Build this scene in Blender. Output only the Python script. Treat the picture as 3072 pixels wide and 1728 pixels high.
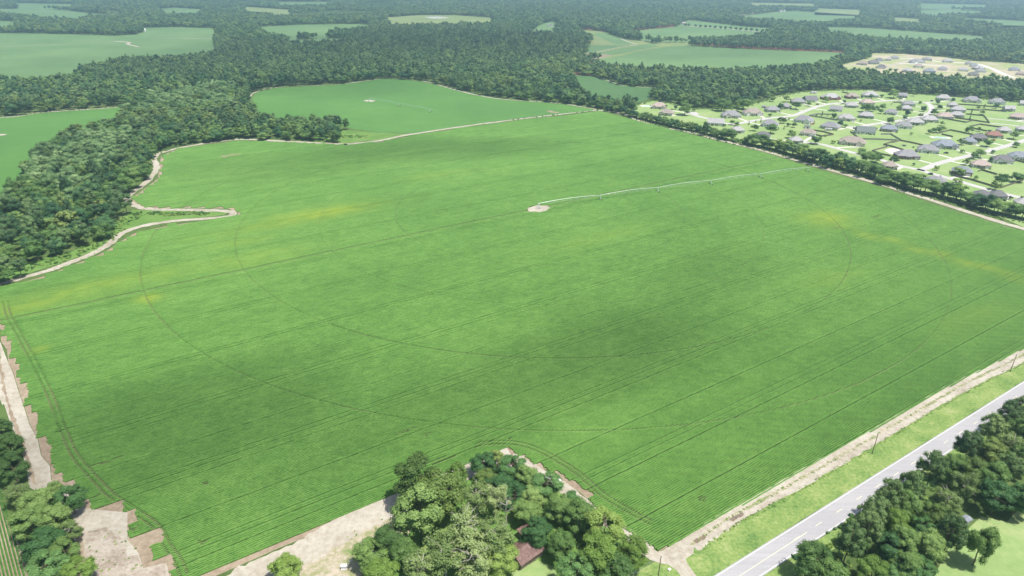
import bpy, bmesh, math, random
import numpy as np
from mathutils import Vector, Matrix
from mathutils.geometry import tessellate_polygon

for o in list(bpy.data.objects): bpy.data.objects.remove(o)
sc = bpy.context.scene
COL = sc.collection
R = math.radians

# ------------------------------------------------------------------ camera, sky, sun, exposure
CAM_H = 176.0
F_PX, PITCH, ROLL = 1984.33, 0.44854, 0.00730        # focal length in photo pixels, tilt, roll
cam = bpy.data.objects.new('camera', bpy.data.cameras.new('camera')); COL.objects.link(cam)
cam.data.sensor_width = 36; cam.data.lens = 36 * F_PX / 3072
cam.data.clip_start = 1; cam.data.clip_end = 30000
_f = Vector((0, math.cos(PITCH), -math.sin(PITCH))); _u = Vector((0, math.sin(PITCH), math.cos(PITCH))); _x = Vector((1, 0, 0))
_r = _x * math.cos(ROLL) + _u * math.sin(ROLL); _up = -_x * math.sin(ROLL) + _u * math.cos(ROLL)
cam.matrix_world = Matrix(((_r.x, _up.x, -_f.x, 0), (_r.y, _up.y, -_f.y, 0), (_r.z, _up.z, -_f.z, CAM_H), (0, 0, 0, 1)))
sc.camera = cam

SUN_EL, SUN_AZ = R(69), R(118)          # azimuth from +Y (straight ahead) towards +X
world = bpy.data.worlds.new('World'); sc.world = world; world.use_nodes = True
_n = world.node_tree.nodes; _bg = _n['Background']
_sky = _n.new('ShaderNodeTexSky'); _sky.sky_type = 'NISHITA'; _sky.sun_disc = False
_sky.sun_elevation = SUN_EL; _sky.sun_rotation = SUN_AZ; _sky.air_density = 1.0; _sky.dust_density = 2.0
world.node_tree.links.new(_sky.outputs[0], _bg.inputs[0]); _bg.inputs[1].default_value = 0.11
sun = bpy.data.objects.new('sun', bpy.data.lights.new('sun', 'SUN')); COL.objects.link(sun)
sun.data.energy = 5.0; sun.data.angle = R(0.53); sun.data.color = (1, 0.965, 0.9)
SUN_DIR = Vector((math.sin(SUN_AZ) * math.cos(SUN_EL), math.cos(SUN_AZ) * math.cos(SUN_EL), math.sin(SUN_EL)))
sun.rotation_euler = (-SUN_DIR).to_track_quat('-Z', 'Y').to_euler()
sc.view_settings.view_transform = 'Standard'; sc.view_settings.look = 'None'
sc.view_settings.exposure = 0.34; sc.view_settings.gamma = 1; sc.view_settings.use_curve_mapping = False
sc.render.engine = 'CYCLES'
sc.cycles.use_denoising = True
sc.cycles.max_bounces = 5; sc.cycles.diffuse_bounces = 3; sc.cycles.glossy_bounces = 2
sc.cycles.transmission_bounces = 3; sc.cycles.transparent_max_bounces = 8; sc.cycles.volume_bounces = 1

# ------------------------------------------------------------------ photo pixels -> places on the ground
def ray(px, py):
    x = (px - 1536) / F_PX; y = -(py - 864) / F_PX
    c, s = math.cos(ROLL), math.sin(ROLL); x, y = c * x - s * y, s * x + c * y
    return Vector((x, math.cos(PITCH) + y * math.sin(PITCH), -math.sin(PITCH) + y * math.cos(PITCH)))
def gp(p, z=0.0):
    d = ray(*p); t = (z - CAM_H) / d.z
    return (d.x * t, d.y * t)
def gps(pts, z=0.0): return [gp(p, z) for p in pts]
def proj(x, y, z):
    v = Vector((x, y, z - CAM_H)); a, b, c = v.dot(_r), v.dot(_up), v.dot(_f)
    return (1536 + F_PX * a / c, 864 - F_PX * b / c)
def Z(ox, oy, w, W=2576):
    k = w / W
    def f(*pts): return [(ox + x * k, oy + y * k) for x, y in pts]
    f.k = k
    return f
z00, z10, z20 = Z(0, 0, 1024), Z(1024, 0, 1024), Z(2048, 0, 1024)
z01, z21 = Z(0, 500, 1024), Z(2048, 500, 1024)
b0, b1, b2 = Z(0, 1152, 1024), Z(1024, 1152, 1024), Z(2048, 1152, 1024)
zA, zB, zC, zD, zE = Z(1900, 260, 400), Z(2280, 260, 400), Z(2672, 260, 400), Z(2280, 400, 400), Z(2672, 420, 400)
zF, zG, zJ, zK, zL = Z(2500, 140, 572), Z(1600, 30, 512), Z(0, 0, 800), Z(700, 0, 900), Z(0, 950, 400, 1054)
zP = Z(1500, 480, 1024)
dd = Z(0, 0, 3072)      # whole picture shown 2576 wide
def height_from(base, topy):
    x, y = gp(base); lo, hi = 0.3, 60
    for _ in range(30):
        m = (lo + hi) / 2
        if proj(x, y, m)[1] > topy: lo = m
        else: hi = m
    return lo
def inside(pts, poly):
    """numpy points (n,2) in polygon"""
    pts = np.asarray(pts); P = np.asarray(poly); x, y = pts[:, 0], pts[:, 1]
    r = np.zeros(len(pts), bool); j = len(P) - 1
    for i in range(len(P)):
        xi, yi = P[i]; xj, yj = P[j]
        c = ((yi > y) != (yj > y)) & (x < (xj - xi) * (y - yi) / (yj - yi + 1e-12) + xi)
        r ^= c; j = i
    return r
def vnoise(x, y, s, seed=0):
    """smooth value noise 0..1 (numpy)"""
    x = np.asarray(x) / s + seed * 17.3; y = np.asarray(y) / s + seed * 9.1
    xi, yi = np.floor(x), np.floor(y); fx, fy = x - xi, y - yi
    fx = fx * fx * (3 - 2 * fx); fy = fy * fy * (3 - 2 * fy)
    h = lambda a, b: np.modf(np.abs(np.sin(a * 127.1 + b * 311.7 + seed * 74.7) * 43758.5453))[0]
    return (h(xi, yi) * (1 - fx) + h(xi + 1, yi) * fx) * (1 - fy) + (h(xi, yi + 1) * (1 - fx) + h(xi + 1, yi + 1) * fx) * fy
def smooth(pts, n=6):
    """Catmull-Rom through points"""
    P = [Vector((*p, 0)) if len(p) == 2 else Vector(p) for p in pts]; out = []
    for i in range(len(P) - 1):
        a = P[max(i - 1, 0)]; b = P[i]; c = P[i + 1]; d = P[min(i + 2, len(P) - 1)]
        for k in range(n):
            t = k / n
            out.append(0.5 * ((2 * b) + (c - a) * t + (2 * a - 5 * b + 4 * c - d) * t * t + (-a + 3 * b - 3 * c + d) * t ** 3))
    out.append(P[-1])
    return [(v.x, v.y) for v in out]

# ------------------------------------------------------------------ materials
MATS = {}
def nodes_of(name):
    m = bpy.data.materials.new(name); m.use_nodes = True; MATS[name] = m
    nt = m.node_tree; return m, nt.nodes, nt.links, nt.nodes['Principled BSDF']
def ramp(N, L, src, stops):
    r = N.new('ShaderNodeValToRGB'); e = r.color_ramp.elements
    while len(e) < len(stops): e.new(0.5)
    for i, (p, c) in enumerate(stops): e[i].position = p; e[i].color = (*c, 1)
    L.new(src, r.inputs[0]); return r.outputs[0]
def mixc(N, L, fac, a, b, mode='MIX'):
    m = N.new('ShaderNodeMix'); m.data_type = 'RGBA'; m.blend_type = mode
    for s, v in ((m.inputs[0], fac), (m.inputs[6], a), (m.inputs[7], b)):
        if isinstance(v, (float, int)): s.default_value = v
        elif isinstance(v, tuple): s.default_value = (*v, 1)
        else: L.new(v, s)
    return m.outputs[2]
def noise(N, L, scale, detail=3, vec=None, rough=0.55):
    n = N.new('ShaderNodeTexNoise'); n.inputs['Scale'].default_value = scale; n.inputs['Detail'].default_value = detail
    n.inputs['Roughness'].default_value = rough
    if vec is not None: L.new(vec, n.inputs['Vector'])
    return n.outputs[0]
def pos(N): return N.new('ShaderNodeNewGeometry').outputs['Position']
def bump(N, L, src, bsdf, strength, dist):
    b = N.new('ShaderNodeBump'); b.inputs['Strength'].default_value = strength; b.inputs['Distance'].default_value = dist
    L.new(src, b.inputs['Height']); L.new(b.outputs[0], bsdf.inputs['Normal'])
def ground_mat(name, stops, s1=0.02, s2=0.4, rough=0.95, bumpd=0.15):
    """patchy ground: two scales of noise through one colour ramp"""
    m, N, L, b = nodes_of(name); p = pos(N)
    a = noise(N, L, s1, 4, p); c = noise(N, L, s2, 4, p, 0.65)
    mx = N.new('ShaderNodeMath'); mx.operation = 'MULTIPLY_ADD'; L.new(c, mx.inputs[0]); mx.inputs[1].default_value = 0.5
    md = N.new('ShaderNodeMath'); md.operation = 'MULTIPLY'; L.new(a, md.inputs[0]); md.inputs[1].default_value = 0.5
    L.new(md.outputs[0], mx.inputs[2])
    L.new(ramp(N, L, mx.outputs[0], stops), b.inputs['Base Color'])
    b.inputs['Roughness'].default_value = rough; b.inputs['Specular IOR Level'].default_value = 0.1
    if bumpd: bump(N, L, c, b, 0.6, bumpd)
    return m
def plain(name, col, rough=0.7, var=0.15, scale=1.5, metal=0.0, bumpd=0):
    m, N, L, b = nodes_of(name); t = N.new('ShaderNodeTexCoord').outputs['Object']
    n = noise(N, L, scale, 4, t)
    lo = tuple(max(c * (1 - var), 0) for c in col); hi = tuple(min(c * (1 + var), 1) for c in col)
    L.new(ramp(N, L, n, [(0.3, lo), (0.7, hi)]), b.inputs['Base Color'])
    b.inputs['Roughness'].default_value = rough; b.inputs['Metallic'].default_value = metal
    if bumpd: bump(N, L, n, b, 0.5, bumpd)
    return m
def leaf_mat(name, dark, mid, light, transl=0.25):
    m, N, L, b = nodes_of(name)
    g = N.new('ShaderNodeNewGeometry'); oi = N.new('ShaderNodeObjectInfo')
    mx = N.new('ShaderNodeMath'); mx.operation = 'MULTIPLY_ADD'; L.new(g.outputs['Random Per Island'], mx.inputs[0]); mx.inputs[1].default_value = 0.3
    md = N.new('ShaderNodeMath'); md.operation = 'MULTIPLY'; L.new(oi.outputs['Random'], md.inputs[0]); md.inputs[1].default_value = 0.7
    L.new(md.outputs[0], mx.inputs[2])
    c = ramp(N, L, mx.outputs[0], [(0.1, dark), (0.5, mid), (0.9, light)])
    L.new(c, b.inputs['Base Color']); b.inputs['Roughness'].default_value = 0.6; b.inputs['Specular IOR Level'].default_value = 0.25
    t = N.new('ShaderNodeBsdfTranslucent'); L.new(c, t.inputs[0])
    s = N.new('ShaderNodeMixShader'); s.inputs[0].default_value = transl
    L.new(b.outputs[0], s.inputs[1]); L.new(t.outputs[0], s.inputs[2]); L.new(s.outputs[0], N['Material Output'].inputs[0])
    return m

ground_mat('scrub', [(0.3, (0.05, 0.085, 0.025)), (0.5, (0.09, 0.14, 0.04)), (0.7, (0.15, 0.17, 0.07))], 0.01, 0.15)
ground_mat('lawn', [(0.3, (0.175, 0.27, 0.09)), (0.5, (0.235, 0.325, 0.12)), (0.7, (0.335, 0.37, 0.18))], 0.03, 0.3, bumpd=0.05)
ground_mat('verge_grass', [(0.34, (0.085, 0.16, 0.045)), (0.44, (0.14, 0.225, 0.06)), (0.56, (0.22, 0.29, 0.09)), (0.68, (0.32, 0.33, 0.16))], 0.10, 0.8)
ground_mat('weeds_ground', [(0.3, (0.07, 0.15, 0.03)), (0.5, (0.12, 0.22, 0.05)), (0.7, (0.22, 0.27, 0.09))], 0.06, 0.5)
ground_mat('sand', [(0.28, (0.22, 0.18, 0.13)), (0.43, (0.34, 0.30, 0.235)), (0.6, (0.45, 0.415, 0.345)), (0.75, (0.38, 0.34, 0.27))], 0.05, 0.5, bumpd=0.06)
ground_mat('sandy_yard', [(0.33, (0.14, 0.22, 0.06)), (0.45, (0.28, 0.27, 0.15)), (0.55, (0.42, 0.36, 0.28)), (0.72, (0.48, 0.43, 0.35))], 0.09, 0.5, bumpd=0.06)
ground_mat('soil', [(0.3, (0.17, 0.12, 0.08)), (0.5, (0.28, 0.22, 0.155)), (0.7, (0.40, 0.33, 0.24))], 0.04, 0.5)
ground_mat('dry_weeds', [(0.3, (0.13, 0.15, 0.07)), (0.42, (0.27, 0.22, 0.17)), (0.55, (0.38, 0.33, 0.27)), (0.7, (0.47, 0.43, 0.36))], 0.12, 0.7)
ground_mat('crop_floor_shade', [(0.3, (0.022, 0.04, 0.011)), (0.55, (0.035, 0.055, 0.016)), (0.75, (0.08, 0.085, 0.035))], 0.04, 0.5)  # soil and lower leaves, darkened in colour to paint the shade between rows
ground_mat('new_lots', [(0.33, (0.22, 0.30, 0.09)), (0.47, (0.30, 0.33, 0.15)), (0.55, (0.42, 0.36, 0.26)), (0.72, (0.48, 0.41, 0.32))], 0.012, 0.05, bumpd=0)
ground_mat('pine_straw', [(0.3, (0.16, 0.08, 0.05)), (0.5, (0.24, 0.12, 0.075)), (0.7, (0.3, 0.17, 0.1))], 0.02, 0.3)
ground_mat('asphalt', [(0.25, (0.30, 0.29, 0.30)), (0.5, (0.36, 0.35, 0.355)), (0.75, (0.42, 0.41, 0.41))], 0.03, 1.5, 0.9, 0.01)
_m = MATS['asphalt']; _N, _L = _m.node_tree.nodes, _m.node_tree.links; _b = _N['Principled BSDF']; _old = _b.inputs['Base Color'].links[0].from_socket
_mp = _N.new('ShaderNodeMapping'); _L.new(pos(_N), _mp.inputs[0]); _mp.inputs['Rotation'].default_value = (0, 0, -0.589); _mp.inputs['Scale'].default_value = (0.015, 0.9, 1)
_L.new(mixc(_N, _L, ramp(_N, _L, noise(_N, _L, 1.0, 4, _mp.outputs[0], .6), [(0.4, (0, 0, 0)), (0.65, (.4, .4, .4))]), _old, (0.28, 0.272, 0.275)), _b.inputs['Base Color'])
ground_mat('street', [(0.3, (0.40, 0.38, 0.36)), (0.7, (0.50, 0.48, 0.46))], 0.05, 0.5, 0.9, 0)
ground_mat('concrete', [(0.3, (0.54, 0.51, 0.46)), (0.7, (0.66, 0.63, 0.58))], 0.1, 0.7, 0.9, 0)
ground_mat('puddle_mud', [(0.3, (0.13, 0.10, 0.07)), (0.7, (0.22, 0.17, 0.12))], 0.3, 1.0, 0.6, 0)
ground_mat('pond', [(0.3, (0.3, 0.32, 0.28)), (0.7, (0.5, 0.5, 0.47))], 0.02, 0.05, 0.7, 0)

# ------------------------------------------------------------------ object helpers
def tag(o, label=None, cat=None, group=None, kind=None):
    if label: o['label'] = label
    if cat: o['category'] = cat
    if group: o['group'] = group
    if kind: o['kind'] = kind
    return o
def link(name, me, parent=None, mat=None):
    o = bpy.data.objects.new(name, me); COL.objects.link(o); o.parent = parent
    if mat and me is not None: me.materials.append(MATS[mat])
    return o
def empty(name, loc=(0, 0, 0), rz=0.0):
    o = bpy.data.objects.new(name, None); COL.objects.link(o); o.location = loc; o.rotation_euler = (0, 0, rz); return o
def mesh(name, v, f):
    me = bpy.data.meshes.new(name); me.from_pydata([tuple(p) for p in v], [], [tuple(q) for q in f]); me.update(); return me
def sheet(name, poly, z, mat, label, kind='structure', cat=None):
    tris = tessellate_polygon([[Vector((*p, 0)) for p in poly]])
    f = []
    for t in tris:
        a, b, c = (Vector((*poly[i], 0)) for i in t)
        f.append(t if (b - a).cross(c - a).z > 0 else t[::-1])
    o = link(name, mesh(name, [(*p, z) for p in poly], f), None, mat)
    return tag(o, label, cat or name.replace('_', ' '), None, kind)
def ribbon_mesh(name, pts, w, z, ragged=0.0, seed=1, crown=0.0):
    rnd = random.Random(seed); v, f = [], []; n = len(pts)
    for i, p in enumerate(pts):
        a = Vector(pts[max(i - 1, 0)]); b = Vector(pts[min(i + 1, n - 1)]); d = (b - a).normalized(); nn = Vector((-d.y, d.x))
        ww = w[i] if isinstance(w, (list, tuple)) else w
        for s in (-1, 1):
            q = Vector(p) + nn * s * (ww / 2 + rnd.uniform(-ragged, ragged)); v.append((q.x, q.y, z))
        if i: f.append((2 * i - 2, 2 * i - 1, 2 * i + 1, 2 * i)[::-1])
    return mesh(name, v, f)
def ribbon(name, pts, w, z, mat, label, ragged=0.0, cat=None, seed=1):
    me = ribbon_mesh(name, pts, w, z, ragged, seed)
    if me.polygons and me.polygons[0].normal.z < 0: me.flip_normals()
    return tag(link(name, me, None, mat), label, cat or name.replace('_', ' '), None, 'structure')
class MB:
    def __init__(s): s.v, s.f = [], []
    def add(s, v, f):
        k = len(s.v); s.v += [tuple(p) for p in v]; s.f += [tuple(i + k for i in q) for q in f]
    def box(s, x0, x1, y0, y1, z0, z1):
        s.add([(x0, y0, z0), (x1, y0, z0), (x1, y1, z0), (x0, y1, z0), (x0, y0, z1), (x1, y0, z1), (x1, y1, z1), (x0, y1, z1)],
              [(3, 2, 1, 0), (4, 5, 6, 7), (0, 1, 5, 4), (1, 2, 6, 5), (2, 3, 7, 6), (3, 0, 4, 7)])
    def tube(s, p, q, r0, r1=None, n=6, cap=True):
        r1 = r0 if r1 is None else r1; p, q = Vector(p), Vector(q); d = (q - p).normalized()
        a = d.orthogonal().normalized(); b = d.cross(a); v = []
        for c, r in ((p, r0), (q, r1)):
            for i in range(n):
                t = 2 * math.pi * i / n; v.append(c + (a * math.cos(t) + b * math.sin(t)) * r)
        f = [(i, (i + 1) % n, n + (i + 1) % n, n + i) for i in range(n)]
        if cap: f += [tuple(range(n))[::-1], tuple(range(n, 2 * n))]
        s.add(v, f)
    def build(s, name, mat, parent=None, smooth_=False):
        me = mesh(name, s.v, s.f); o = link(name, me, parent, mat)
        if smooth_: me.polygons.foreach_set('use_smooth', [True] * len(me.polygons))
        return o
_ORD = 'first second third fourth fifth sixth seventh eighth ninth tenth eleventh twelfth thirteenth fourteenth fifteenth sixteenth seventeenth eighteenth nineteenth'.split()
_TENS = {2: 'twent', 3: 'thirt', 4: 'fort', 5: 'fift', 6: 'sixt', 7: 'sevent', 8: 'eight', 9: 'ninet'}
def ordinal(n):
    if n < 20: return _ORD[n - 1]
    if n >= 100: return 'hundred-and-' + ordinal(n - 100) if n > 100 else 'hundredth'
    t, u = divmod(n, 10)
    return _TENS[t] + ('ieth' if u == 0 else 'y-' + _ORD[u - 1])

# ------------------------------------------------------------------ layout of the land (world polygons)
TH = 17.0    # treetop height: where a wood stands in front, an open place is cut off at its treetops
rowp = [gp(p) for p in dd((40, 800), (1320, 531))]
RD = (Vector(rowp[1]) - Vector(rowp[0])).normalized(); RN = Vector((-RD.y, RD.x))     # along / across the crop rows
main_px = (b0((1265, 1449), (1250, 1345), (1075, 1385), (1045, 1275), (1180, 1225), (1160, 1130), (965, 1175), (962, 965), (735, 940), (640, 925), (600, 860))
    + zL((470, 1330), (410, 1290), (400, 1180), (330, 1100), (300, 960), (240, 860), (190, 700), (155, 600), (105, 440), (65, 360), (55, 260), (10, 200), (5, 100), (-60, 60))
    + z01((-200, 960), (0, 925), (70, 905), (370, 815), (540, 745), (690, 690), (800, 640), (900, 570), (1020, 500), (1290, 440), (1480, 418), (1780, 372), (1802, 352),
          (1730, 318), (1480, 312), (1380, 308), (1240, 318), (1080, 303), (1000, 280), (985, 245), (1060, 190), (1190, 90))
    + z00((1200, 1300), (1215, 1180), (1350, 1120), (1800, 1062), (2100, 1072), (2576, 1092))
    + z10((40, 1096), (300, 1072), (540, 1022), (900, 967), (1400, 902), (1960, 842))
    + z20((0, 1000), (600, 1150), (1000, 1275), (1490, 1412))
    + z21((1750, 240), (2100, 352), (2576, 492)) + dd((2900, 690))
    + dd((2576, 878)) + b2((2050, 4), (1300, 430), (590, 840), (0, 1168))
    + b1((2400, 1262), (2190, 1130), (1940, 970), (1885, 890), (1780, 800), (1660, 770), (1670, 715), (1585, 640), (1475, 650), (1380, 610), (1270, 530),
         (1000, 600), (430, 850), (0, 1047)) + b0((2120, 1232), (1630, 1449), (1350, 1580)))
MAIN = gps(main_px)
F2 = gps(z00((1900, 742), (1930, 700), (2100, 662), (2576, 637)) + z10((300, 598), (420, 599), (620, 617), (830, 672), (1000, 717), (1200, 752), (1500, 773), (1700, 792), (1900, 822),
         (1900, 834), (1400, 886), (900, 952), (540, 1008), (430, 1005), (280, 1002), (90, 975))) + gps(z00((2560, 850), (2350, 830), (2100, 835), (1960, 800)), 16)
F3 = gps(z00((-200, 905), (0, 890), (130, 882), (330, 852), (700, 827), (880, 813), (905, 808))) + gps(z00((870, 812), (720, 865), (450, 910), (250, 1030), (180, 1100), (0, 1310), (-200, 1500)), TH)
F4 = gps(zJ((-200, 322), (0, 320), (350, 325), (800, 335), (1100, 345), (1300, 336), (1390, 312), (1385, 268), (1700, 262), (2100, 273), (2330, 266))) + gps(zJ((2330, 262),), 14) + gps(zJ((2085, 300), (2080, 440))) \
     + gps(zJ((2080, 440), (1900, 480), (1650, 500), (1300, 520), (1150, 520), (1000, 560), (760, 600), (740, 660), (620, 690), (400, 700), (150, 715), (0, 690), (-200, 690)), 19)
F5 = gps(zK((150, 235), (560, 212), (1050, 207), (1175, 216))) + gps(zK((1170, 220), (1000, 235), (850, 245), (780, 290), (560, 265), (545, 320), (530, 340), (460, 290), (300, 270)), 15)
F5b = gps(zK((480, 350), (750, 332), (950, 330))) + gps(zK((950, 340), (600, 362), (470, 372)), 14)
F6 = gps(zJ((-150, 90), (0, 86), (300, 86), (620, 100), (900, 130), (1020, 140))) + gps(zJ((760, 172), (400, 162), (0, 116), (-150, 116)), 14)
F7 = gps(zJ((-150, 205), (0, 200), (150, 212))) + gps(zJ((160, 240), (0, 252), (-150, 252)), 15)
FA = gps(zG((600, 985), (880, 1000), (1100, 1062), (1300, 1132), (1560, 1162), (1950, 1178))) + gps(zG((1700, 1215), (1380, 1290), (1100, 1262), (860, 1225), (720, 1150), (650, 1060)), 15)
FB = gps(zG((1000, 742), (1600, 622), (2100, 547)) + z20((0, 347), (500, 372), (1090, 392), (1240, 402))) + gps(z20((1200, 410), (1000, 478), (900, 488), (500, 508)), 13) + gps(zG((2300, 860), (1600, 828), (1100, 788), (760, 768)), 13)
FC = gps(zG((1400, 335), (1750, 290), (2150, 255)) + z20((50, 150), (480, 203), (700, 215))) + gps(z20((620, 250), (550, 262), (280, 278)), 13) + gps(z20((60, 318),)) + gps(zG((2360, 488), (1780, 484), (1650, 458)))
FC2 = gps(zG((660, 290), (1060, 325), (1180, 375), (1420, 445), (1650, 468), (1780, 492), (2380, 494), (2380, 540), (2100, 546), (1600, 622), (1000, 742), (640, 772), (720, 735), (810, 640), (770, 530), (865, 520), (860, 430), (700, 370)))
FE = gps(z20((1000, 202), (1400, 212), (2300, 277))) + gps(z20((2280, 290), (2100, 300), (1900, 300), (1300, 262), (1100, 225)), 15)
FF = gps(z20((380, 128), (700, 90), (860, 82), (1350, 115))) + gps(z20((1300, 125), (1000, 162), (850, 150), (480, 132)), 15)
FG = gps(z20((1780, 66), (2270, 86))) + gps(z20((2250, 98), (1940, 104), (1930, 124), (1790, 108)), 15)
FH = gps(z20((350, 95), (690, 85), (420, 118), (360, 118)))
SUB = gps([(1900, 318), (1950, 300), (2020, 312), (2080, 326), (2200, 328), (2290, 303), (2330, 288), (2400, 276), (2500, 271), (2620, 270), (2690, 281), (2760, 283), (2850, 289), (3000, 302), (3072, 309), (3500, 350),
           (3500, 760), (3072, 682)] + zE((1900, 1390), (1500, 1260), (1000, 1130), (500, 1010), (0, 880)) + zD((1900, 790), (1300, 640), (800, 510), (200, 340), (-100, 270)) + zA((2000, 1080), (1500, 950), (1000, 830), (500, 720), (0, 580)))
NEW = gps(zF((60, 262), (520, 142), (530, 90), (900, 96), (1500, 142), (1900, 192), (2576, 232), (3000, 260), (3000, 480))) + gps(zF((2500, 432), (2100, 425), (1700, 400), (1300, 365), (900, 350), (500, 310), (100, 290)), 14)
MARSH = gps(zK((1300, 150), (1600, 130), (1900, 130), (2200, 150), (2250, 170))) + gps(zK((2200, 195), (1700, 205), (1350, 200)), 15)
def strip(f, top, bot, h=16): return gps(f(*top)) + gps(f(*bot), h)
FX = [strip(z20, [(1000, 62), (1350, 74)], [(1350, 92), (1000, 84)]), strip(z20, [(2120, 136), (2700, 164)], [(2700, 186), (2350, 170), (2120, 154)]), strip(z20, [(2380, 190), (2700, 197)], [(2700, 214), (2400, 207)]), strip(z20, [(1580, 130), (1800, 145)], [(1800, 164), (1590, 152)]), 
      strip(z20, [(1780, 26), (2300, 36)], [(2300, 54), (1790, 48)]), strip(zK, [(350, 16), (820, 16)], [(820, 38), (400, 38)]), strip(zK, [(100, 58), (500, 84)], [(480, 108), (90, 86)]), strip(z10, [(1500, 184), (1600, 160), (1640, 198)], [(1600, 234), (1400, 232)]), strip(zJ, [(1500, 88), (1700, 74), (1990, 94)], [(1900, 122), (1600, 118)]), strip(z20, [(500, 20), (1000, 28)], [(1000, 42), (520, 36)]), strip(zJ, [(150, 30), (700, 40)], [(700, 58), (160, 50)])]
SCRUB = [gps(zJ((160, 168), (420, 162), (780, 176), (1170, 195), (1180, 125), (900, 95), (730, 85), (1050, 140), (760, 175), (500, 168))), gps(zK((330, 160), (1000, 150), (1250, 130), (1250, 110), (900, 100), (350, 130)))]
OPEN = [MAIN, F2, F3, F4, F5, F5b, F6, F7, FA, FB, FC, FC2, FE, FF, FG, FH, SUB, NEW, MARSH] + FX

# ------------------------------------------------------------------ ground sheets
def crop_mat(name, dark, mid, light, stripe=True, yellow=False):
    m, N, L, b = nodes_of(name); p = pos(N)
    a = noise(N, L, 0.006, 3, p); c = noise(N, L, 0.05, 3, p); d = noise(N, L, 0.9, 3, p, 0.7)
    def madd(x, k, y):
        q = N.new('ShaderNodeMath'); q.operation = 'MULTIPLY_ADD'; L.new(x, q.inputs[0]); q.inputs[1].default_value = k
        if isinstance(y, float): q.inputs[2].default_value = y
        else: L.new(y, q.inputs[2])
        return q.outputs[0]
    v = madd(a, 0.36, madd(c, 0.14, madd(d, 0.50, 0.0)))
    if yellow:
        rv = N.new('ShaderNodeAttribute'); rv.attribute_name = 'rv'; v = madd(rv.outputs['Fac'], 1.0, v)
    col = ramp(N, L, v, [(0.36, dark), (0.5, mid), (0.64, light)])
    if stripe:      # faint drilled rows, every second pass a little darker
        mp = N.new('ShaderNodeMapping'); L.new(p, mp.inputs[0]); mp.inputs['Rotation'].default_value = (0, 0, -math.atan2(RD.y, RD.x))
        w = N.new('ShaderNodeTexWave'); w.wave_type = 'BANDS'; w.bands_direction = 'Y'; w.inputs['Scale'].default_value = 0.314 / 11; w.inputs['Distortion'].default_value = 0.3
        L.new(mp.outputs[0], w.inputs[0])
        col = mixc(N, L, ramp(N, L, w.outputs[0], [(0.0, (0.25, 0.25, 0.25)), (0.08, (0, 0, 0))]), col, tuple(x * 0.7 for x in dark))
    if yellow:
        at = N.new('ShaderNodeAttribute'); at.attribute_name = 'yel'
        col = mixc(N, L, at.outputs['Fac'], col, (0.215, 0.29, 0.032))
        tr = N.new('ShaderNodeAttribute'); tr.attribute_name = 'trk'
        col = mixc(N, L, tr.outputs['Fac'], col, (0.135, 0.165, 0.06))
    L.new(col, b.inputs['Base Color']); b.inputs['Roughness'].default_value = 0.7; b.inputs['Specular IOR Level'].default_value = 0.2
    bump(N, L, d, b, 0.7, 0.3)
    return m
crop_mat('soybean', (0.064, 0.155, 0.027), (0.096, 0.21, 0.038), (0.14, 0.27, 0.055), False, True)
crop_mat('crop_near', (0.06, 0.155, 0.03), (0.085, 0.20, 0.04), (0.12, 0.245, 0.055))
crop_mat('crop_far', (0.085, 0.165, 0.055), (0.125, 0.215, 0.075), (0.175, 0.27, 0.10))
crop_mat('crop_dark', (0.05, 0.115, 0.036), (0.075, 0.155, 0.048), (0.10, 0.19, 0.06))
crop_mat('meadow', (0.13, 0.19, 0.06), (0.19, 0.25, 0.085), (0.29, 0.30, 0.13), False)

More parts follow.
